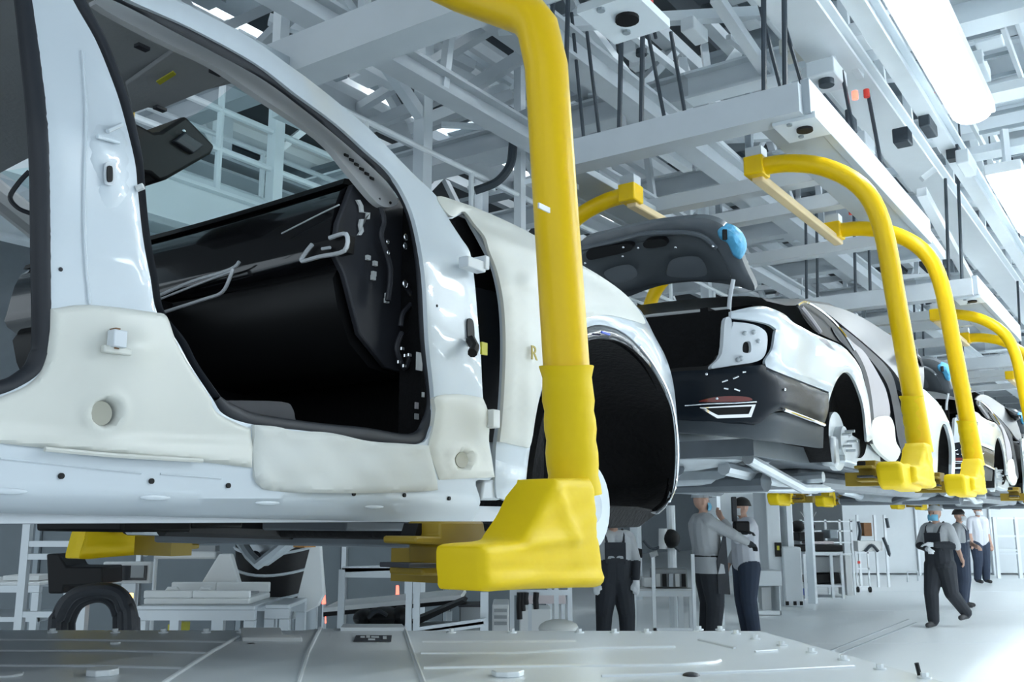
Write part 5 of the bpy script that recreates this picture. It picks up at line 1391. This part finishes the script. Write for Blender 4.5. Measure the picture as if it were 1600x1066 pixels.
r = one('white_box', 'plastic', 1320, 868, 1334, 931, Yd + 0.12, 0.5, bevel=0.01); tag(r, 'tall white box standing at the end of the cart', 'box')
for k, (x0, y0_, x1, y1_, m_, lab) in enumerate(((1248, 832, 1288, 846, 'black', 'dark long part on upper rack behind the cart'), (1248, 852, 1318, 862, 'black', 'black flat part topping the shelf cart'), (1264, 846, 1304, 850.5, 'pinkish', 'pale pinkish wrapped part on the black flat part'), (1296, 828, 1310, 842, 'steel3', 'small grey part on the upper rack behind cart'))):
    r = one('car_part', m_, x0, y0_, x1, y1_, Yd + 0.15, 0.5, bevel=0.02); tag(r, lab, 'car part', 'parts on the aisle carts')
rc = empty('upper_rack', P(1290, 936, Yd + 0.9), 'white wire rack rising above the shelf cart', 'rack'); rc.location.z = 0
for xx in (1252, 1290, 1312, 1330):
    c = P(xx, 830, Yd + 0.9); MB().beam((c.x, Yd + 0.9, 0), (c.x, Yd + 0.9, P(0, 812, Yd + .9).z), 0.04, 0.04).build('upright', 'steelw', rc)
for yy in (815, 830, 848, 866):
    MB().beam(P(1250, yy, Yd + 0.9), P(1332, yy, Yd + 0.9), 0.04, 0.03).build('wire_shelf', 'steelw', rc)
MB().ell(P(1246, 823, Yd + 0.82), (0.14, 0.1, 0.12)).tube([P(1246, 823, Yd + 0.82), P(1272, 823, Yd + 0.82)], 0.05, 8).build('clamp_tool', 'black', rc)
for pts in ([(1250, 800), (1258, 812), (1262, 822)], [(1275, 800), (1268, 812), (1260, 818)]):
    MB().tube([P(x, y, Yd + 0.7) for x, y in pts], 0.015, 6).build('wire', 'box_grey', rc)
Ye = floor_y(926)
tc_ = empty('trolley', P(1348, 926, Ye), 'thin wire trolley with small black wheels at aisle edge', 'trolley'); tc_.location.z = 0
for xx in (1339, 1358):
    c = P(xx, 900, Ye); MB().beam((c.x, Ye, 0.08), (c.x, Ye, P(0, 862, Ye).z), 0.03, 0.03).build('upright', 'steelw', tc_)
    MB().cyl((c.x - 0.02, Ye, 0.06), (c.x + 0.02, Ye, 0.06), 0.06, 10).build('caster', 'black', tc_)
for yy in (864, 889, 917):
    MB().beam(P(1338, yy, Ye), P(1359, yy, Ye), 0.03, 0.03).build('bar', 'steelw', tc_)
MB().box(P(1342, 879, Ye - 0.02), (0.05, 0.02, 0.05)).build('red_tag', 'redt', tc_)
Yf = Ye + 1.5
bs = empty('parts_stand', P(1360, 900, Yf), 'cluttered parts stand with brown box and hoses by white wall', 'stand'); bs.location.z = 0
for xx in (1345, 1372, 1388):
    c = P(xx, 900, Yf); MB().beam((c.x, Yf, 0), (c.x, Yf, P(0, 805, Yf).z), 0.05, 0.05).build('upright', 'steelw', bs)
pxbox(MB(), 1349, 817, 1363, 838, Yf - 0.1, 0.3).build('brown_box', 'brown', bs, bevel=0.01)
pxbox(MB(), 1340, 846, 1380, 862, Yf - 0.1, 0.5).build('bin', 'plastic', bs, bevel=0.01)
for pts in ([(1352, 862), (1362, 852), (1372, 862)], [(1380, 840), (1386, 855), (1390, 868), (1386, 852)], [(1341, 815), (1344, 830), (1342, 845)], [(1385, 810), (1388, 825)]):
    MB().tube([P(x, y, Yf - 0.15) for x, y in crs(pts, 4, False)], 0.035, 6).build('hose', 'rod', bs)
# bright partition and cages along the far right
pr = empty('white_partition', P(1500, 868, 24), 'long white partition wall panels at the far end of aisle', 'partition'); pr.location.z = 0
x = P(1330, 868, 26.0).x
for k in range(9):
    MB().wbox(x, x + 1.94, 26.5, 26.58, 0.05, 2.6).build('panel', 'wallw', pr, bevel=0.01)
    MB().wbox(x + 1.95, x + 2.0, 26.42, 26.62, 0, 2.7).build('post', 'steelw', pr)
    x += 2.0
Yg = 25.0
cg = empty('wire_cage', P(1585, 866, Yg), 'white framed wire cage on the floor at far right', 'cage'); cg.location.z = 0
for xx in (1556, 1590, 1625):
    c = P(xx, 850, Yg); MB().beam((c.x, Yg, 0), (c.x, Yg, P(0, 808, Yg).z), 0.08, 0.08).build('upright', 'steelw', cg)
for yy in (810, 838, 860, 865):
    MB().beam(P(1556, yy, Yg), P(1625, yy, Yg), 0.05, 0.05).build('bar', 'steel2' if yy > 850 else 'steelw', cg)
lowf = empty('floor_frame', P(1425, 912, floor_y(912)), 'thin low metal frame standing on floor behind walking worker', 'frame'); lowf.location.z = 0
Yh = floor_y(910)
for (xa, ya), (xb, yb) in (((1418, 893), (1418, 910)), ((1418, 893), (1434, 893)), ((1434, 893), (1434, 908))):
    MB().tube([P(xa, ya, Yh), P(xb, yb, Yh)], 0.018, 6).build('tube', 'steel', lowf)

# ================================================================== PEOPLE
def person(px, Y, height, face_deg, label, shirt='shirt', pants='navy', lower='navy', sleeve=None, glove='skin', armL=None, armR=None, legL=None, legR=None, lean=(0, 0), head=(0, 0), mask='mask', cap=None, bib=True, apron=False, hair=True, short=True):
    """One continuous remeshed figure; clothing pieces are children. Local axes: x right, y forward, z up (metres at 1.75 m)."""
    k = height / 1.75
    gx = P(px, 810, Y).x
    root = empty('person', (gx, Y, 0), label, 'person')
    a = math.radians(face_deg)
    fw = V((math.sin(a), math.cos(a), 0)); rt = V((fw.y, -fw.x, 0))
    base = V((gx, Y, 0))
    def W(p):
        p = V(p)
        return base + (rt * p.x + fw * p.y + ZU * p.z) * k
    hip = V((0, 0, 0.93)); lx, ly = lean
    sh = V((lx, ly, 1.43)); neck = V((lx * 1.1, ly * 1.1 + 0.01, 1.52)); hd = V((lx * 1.2 + head[0], ly * 1.25 + 0.03 + head[1], 1.645))
    armL = armL or [(-0.24, -0.02, 1.14), (-0.25, 0.06, 0.88)]
    armR = armR or [(0.24, -0.02, 1.14), (0.25, 0.06, 0.88)]
    legL = legL or [(-0.10, 0.03, 0.50), (-0.11, -0.02, 0.09)]
    legR = legR or [(0.10, 0.03, 0.50), (0.11, -0.02, 0.09)]
    caps = []          # (p0, p1, r0, r1, tag)
    def cp(p0, p1, r0, r1, t): caps.append((V(p0), V(p1), r0, r1, t))
    mid = hip.lerp(sh, 0.45)
    cp(hip + V((-0.06, 0, 0.0)), mid + V((-0.05, 0.01, 0)), 0.125, 0.125, 'P' if bib else 'S'); cp(hip + V((0.06, 0, 0.0)), mid + V((0.05, 0.01, 0)), 0.125, 0.125, 'P' if bib else 'S')
    cp(mid + V((-0.05, 0.01, 0)), sh + V((-0.09, 0, -0.06)), 0.125, 0.115, 'S'); cp(mid + V((0.05, 0.01, 0)), sh + V((0.09, 0, -0.06)), 0.125, 0.115, 'S')
    cp(sh + V((-0.15, 0, 0.0)), sh + V((0.15, 0, 0.0)), 0.075, 0.075, 'S')
    cp(sh + V((0, 0, 0.02)), neck + V((0, 0.01, 0.03)), 0.058, 0.05, 'K')
    cp(hd + V((0, 0, 0.03)), hd + V((0, 0.005, 0.0)), 0.092, 0.09, 'K'); cp(hd, hd + V((0, 0.022, -0.07)), 0.082, 0.055, 'K')
    cp(hd + V((0, 0.085, 0.0)), hd + V((0, 0.108, -0.025)), 0.012, 0.016, 'K')
    for sx in (-1, 1): cp(hd + V((sx * 0.088, 0.0, 0.015)), hd + V((sx * 0.09, 0.0, -0.02)), 0.016, 0.012, 'K')
    for sx, arm in ((-1, armL), (1, armR)):
        s0 = sh + V((sx * 0.19, 0, -0.01)); e, h = V(arm[0]), V(arm[1])
        st = 'S'; ft = 'A' if sleeve else ('K' if short else 'S')
        cp(s0, e, 0.064, 0.052, st); cp(e, e.lerp(h, 0.85), 0.05, 0.038, ft)
        d = (h - e).normalized()
        sd = d.cross(ZU if abs(d.z) < 0.8 else V((0, 1, 0))).normalized() 
        nn = sd.cross(d)
        pw = h + d * 0.0
        cp(e.lerp(h, 0.9), h + d * 0.05, 0.032, 0.036, 'G'); cp(h + sd * 0.02, h + d * 0.085 + sd * 0.028, 0.022, 0.018, 'G'); cp(h - sd * 0.02, h + d * 0.085 - sd * 0.028, 0.022, 0.018, 'G')
        for i, (u_, ln) in enumerate(((-0.034, 0.055), (-0.012, 0.07), (0.011, 0.066), (0.033, 0.05))):
            b0 = h + d * 0.085 + sd * u_
            b1 = b0 + d * ln * 0.6 - nn * 0.012; b2 = b1 + d * ln * 0.35 - nn * 0.03
            cp(b0, b1, 0.0105, 0.0100, 'G'); cp(b1, b2, 0.0100, 0.009, 'G')
        t0 = h + d * 0.02 + sd * (-sx * 0.03); t1 = t0 + d * 0.045 + sd * (-sx * 0.03) - nn * 0.01; t2 = t1 + d * 0.035 - nn * 0.012
        cp(t0, t1, 0.014, 0.012, 'G'); cp(t1, t2, 0.012, 0.010, 'G')
    for sx, leg in ((-1, legL), (1, legR)):
        h0 = hip + V((sx * 0.09, 0, -0.04)); kn, an = V(leg[0]), V(leg[1])
        cp(h0, kn, 0.112, 0.078, 'L'); cp(kn, an + V((0, 0, 0.02)), 0.078, 0.062, 'L')
        cp(an + V((0, -0.02, -0.03)), an + V((0, 0.15, -0.05)), 0.045, 0.038, 'F')
    caps = [(p0, p1, r0 * g, r1 * g, t) for (p0, p1, r0, r1, t) in caps for g in [1.34 if t == 'L' else (1.24 if t in 'SPA' else 1.0)]]
    mb = MB()
    for p0, p1, r0, r1, t in caps:
        A, B = W(p0), W(p1)
        if (B - A).length > 1e-4: mb.tube([A, B], [r0 * k, r1 * k], 12)
        mb.ell(A, (r0 * k,) * 3, 12, 7); mb.ell(B, (r1 * k,) * 3, 12, 7)
    o = mb.build('body', 'skin', root)
    md = o.modifiers.new('remesh', 'REMESH'); md.mode = 'VOXEL'; md.voxel_size = 0.0095 * k; md.use_smooth_shade = True
    sm = o.modifiers.new('smooth', 'SMOOTH'); sm.iterations = 2; sm.factor = 0.5
    dgx = bpy.context.evaluated_depsgraph_get()
    me = bpy.data.meshes.new_from_object(o.evaluated_get(dgx))
    o.modifiers.clear(); old = o.data; o.data = me; bpy.data.meshes.remove(old)
    me.materials.clear()
    order = {'K': 0, 'S': 1, 'P': 2, 'L': 3, 'G': 4, 'F': 5, 'A': 6}
    for mm_ in ('skin', shirt, pants, lower, glove, 'shoe', sleeve or 'skin'): me.materials.append(M[mm_])
    nf = len(me.polygons)
    co = np.empty(nf * 3); me.polygons.foreach_get('center', co); co = co.reshape(-1, 3)
    off = wloc(root)
    best = np.full(nf, 1e9); idx = np.zeros(nf, dtype=np.int32)
    for p0, p1, r0, r1, t in caps:
        A = np.array(W(p0) - off); B = np.array(W(p1) - off)
        ab = B - A; q = max(1e-9, ab.dot(ab))
        tt = np.clip(((co - A) @ ab) / q, 0, 1)
        dd = np.linalg.norm(co - A - tt[:, None] * ab, axis=1) - (r0 + (r1 - r0) * tt) * k
        m_ = dd < best; best[m_] = dd[m_]; idx[m_] = order[t]
    me.polygons.foreach_set('material_index', idx)
    me.polygons.foreach_set('use_smooth', np.ones(nf, dtype=bool))
    # ---- clothing and face pieces
    ax = (rt, fw, ZU)
    H = W(hd)
    for sx in (-1, 1):
        MB().ell(W(hd + V((sx * 0.033, 0.085, 0.012))), (0.012 * k, 0.008 * k, 0.006 * k), 8, 6, ax).build('eye', 'hair', root)
    if mask:
        rows = []
        for i in range(6):
            z = -0.10 + 0.09 * i / 5
            rows.append([W(hd + V((0.088 * math.sin(t_), 0.022 + (0.085 + 0.022 * math.sin(math.pi * i / 5)) * math.cos(t_), z))) for t_ in [(-1.25 + 2.5 * j / 8) for j in range(9)]])
        MB().grid(rows).build('face_mask', mask, root)
    rows = []
    for i in range(6):
        th = (math.pi / 2) * i / 5 * (0.95 if cap else 1.12)
        rr = math.sin(max(th, 0.02))
        rows.append([W(hd + V((0.106 * rr * math.cos(t_), -0.006 + 0.112 * rr * math.sin(t_) - (0.012 if i == 5 and not cap else 0), 0.038 + 0.10 * math.cos(th)))) for t_ in [2 * math.pi * j / 16 for j in range(17)]])
    MB().grid(rows).build('cap' if cap else 'hair', cap or 'hair', root)
    if cap:
        MB().prism([W(hd + V((0.09 * math.sin(t_), 0.06 + 0.12 * math.cos(t_), 0.05))) for t_ in [-1.2 + 2.4 * j / 8 for j in range(9)]], ZU * 0.01).build('cap_visor', cap, root)
    if bib:
        def bx_(c, sz, nm, m_): MB().box(W(c), tuple(q * k for q in sz), ax).build(nm, m_, root, bevel=0.012 * k)
        mc = hip.lerp(sh, 0.62)
        bx_(mc + V((0, 0.145, 0.0)), (0.26, 0.02, 0.26), 'overall_bib', pants)
        for sx in (-1, 1):
            MB().tube([W(mc + V((sx * 0.10, 0.150, 0.12))), W(sh + V((sx * 0.115, 0.095, 0.02))), W(sh + V((sx * 0.11, 0.0, 0.092))), W(sh + V((sx * 0.09, -0.10, 0.02))), W(hip.lerp(sh, 0.5) + V((sx * 0.05, -0.150, 0)))], 0.018 * k, 6).build('overall_strap', pants, root)
    if apron:
        MB().tube([W(V((0.225 * math.cos(t_), 0.01 + 0.18 * math.sin(t_), 1.03))) for t_ in [2 * math.pi * j / 20 for j in range(21)]], 0.012 * k, 6).build('belt', 'black', root)
        MB().prism([W(V(p)) for p in ((0.12, 0.175, 1.25), (0.22, 0.10, 1.26), (0.255, 0.0, 0.98), (0.22, 0.02, 0.62), (0.10, 0.21, 0.60))], (rt * 0.012) * k).build('apron', 'navy', root)
        rows = [[W(V((r_ * 1.05 * math.cos(t_), r_ * 0.8 * math.sin(t_), z))) for t_ in [2 * math.pi * j / 20 for j in range(21)]] for z, r_ in ((1.06, 0.215), (0.95, 0.235), (0.84, 0.24))]
        MB().grid(rows).build('jacket_hem', shirt, root)
    return root

person(958, 11.0, 1.58, 178, 'worker in dark bib overalls and white gloves beside the yellow boot', glove='glove', short=False, cap='cap', armL=[(-0.27, 0.02, 1.15), (-0.25, 0.13, 0.90)], armR=[(0.27, 0.02, 1.15), (0.25, 0.13, 0.90)], sleeve='navy',
       legL=[(-0.14, 0.05, 0.5), (-0.15, -0.02, 0.09)], legR=[(0.14, 0.05, 0.5), (0.15, -0.02, 0.09)])
person(1104, 11.7, 1.80, 80, 'capped worker in grey jacket and apron reaching up under the car', short=False, bib=False, pants='shirt', lower='navy', apron=True, cap='cap', glove='navy', lean=(0, -0.05), head=(0, -0.03),
       armL=[(-0.2, 0.24, 1.30), (-0.10, 0.47, 1.30)], armR=[(0.22, 0.22, 1.28), (0.14, 0.44, 1.18)])
person(1163, 12.6, 1.74, -100, 'worker in white shirt and dark blue trousers facing the capped worker', shirt='shirt2', pants='jeans', lower='jeans', bib=False, short=False, mask='glove', sleeve='shirt', armL=[(-0.22, 0.2, 1.25), (-0.14, 0.36, 1.5)], armR=[(0.24, 0.0, 1.15), (0.24, 0.14, 0.92)])
person(1463, 13.86, 1.66, 236, 'walking worker in dark overalls with blue mask and one white glove', glove='glove', sleeve='navy', cap='cap', armL=[(-0.30, 0.02, 1.18), (-0.05, 0.24, 1.20)], armR=[(0.30, 0.02, 1.18), (0.03, 0.23, 1.13)],
       legL=[(-0.11, -0.06, 0.5), (-0.13, -0.36, 0.19)], legR=[(0.10, 0.12, 0.5), (0.11, 0.10, 0.09)])
person(1496, 17.0, 1.64, 125, 'worker in grey shirt half hidden behind the walking worker', pants='jeans', lower='jeans', mask='glove', armL=[(-0.24, 0.1, 1.16), (-0.1, 0.25, 1.1)])
person(1527, 23.2, 1.78, 170, 'most distant worker in white shirt and dark trousers', shirt='shirt2', pants='shirt2', lower='jeans', bib=False, mask='glove', armR=[(0.24, 0.0, 1.16), (0.23, 0.05, 0.92)])
# dark tool held by the capped worker
tl_ = empty('hand_tool', P(1156, 822, 11.75), 'dark box-shaped tool held up by the capped worker', 'tool')
MB().box(P(1158, 823, 11.75), (0.18, 0.14, 0.13)).build('tool_body', 'black', tl_, bevel=0.02)
MB().cyl(P(1146, 830, 11.75), P(1150, 818, 11.75), 0.02, 8).build('tool_grip', 'black', tl_)
MB().box(P(1147, 796, 11.9), (0.06, 0.06, 0.3)).build('tool_neck', 'trim', tl_, bevel=0.01)
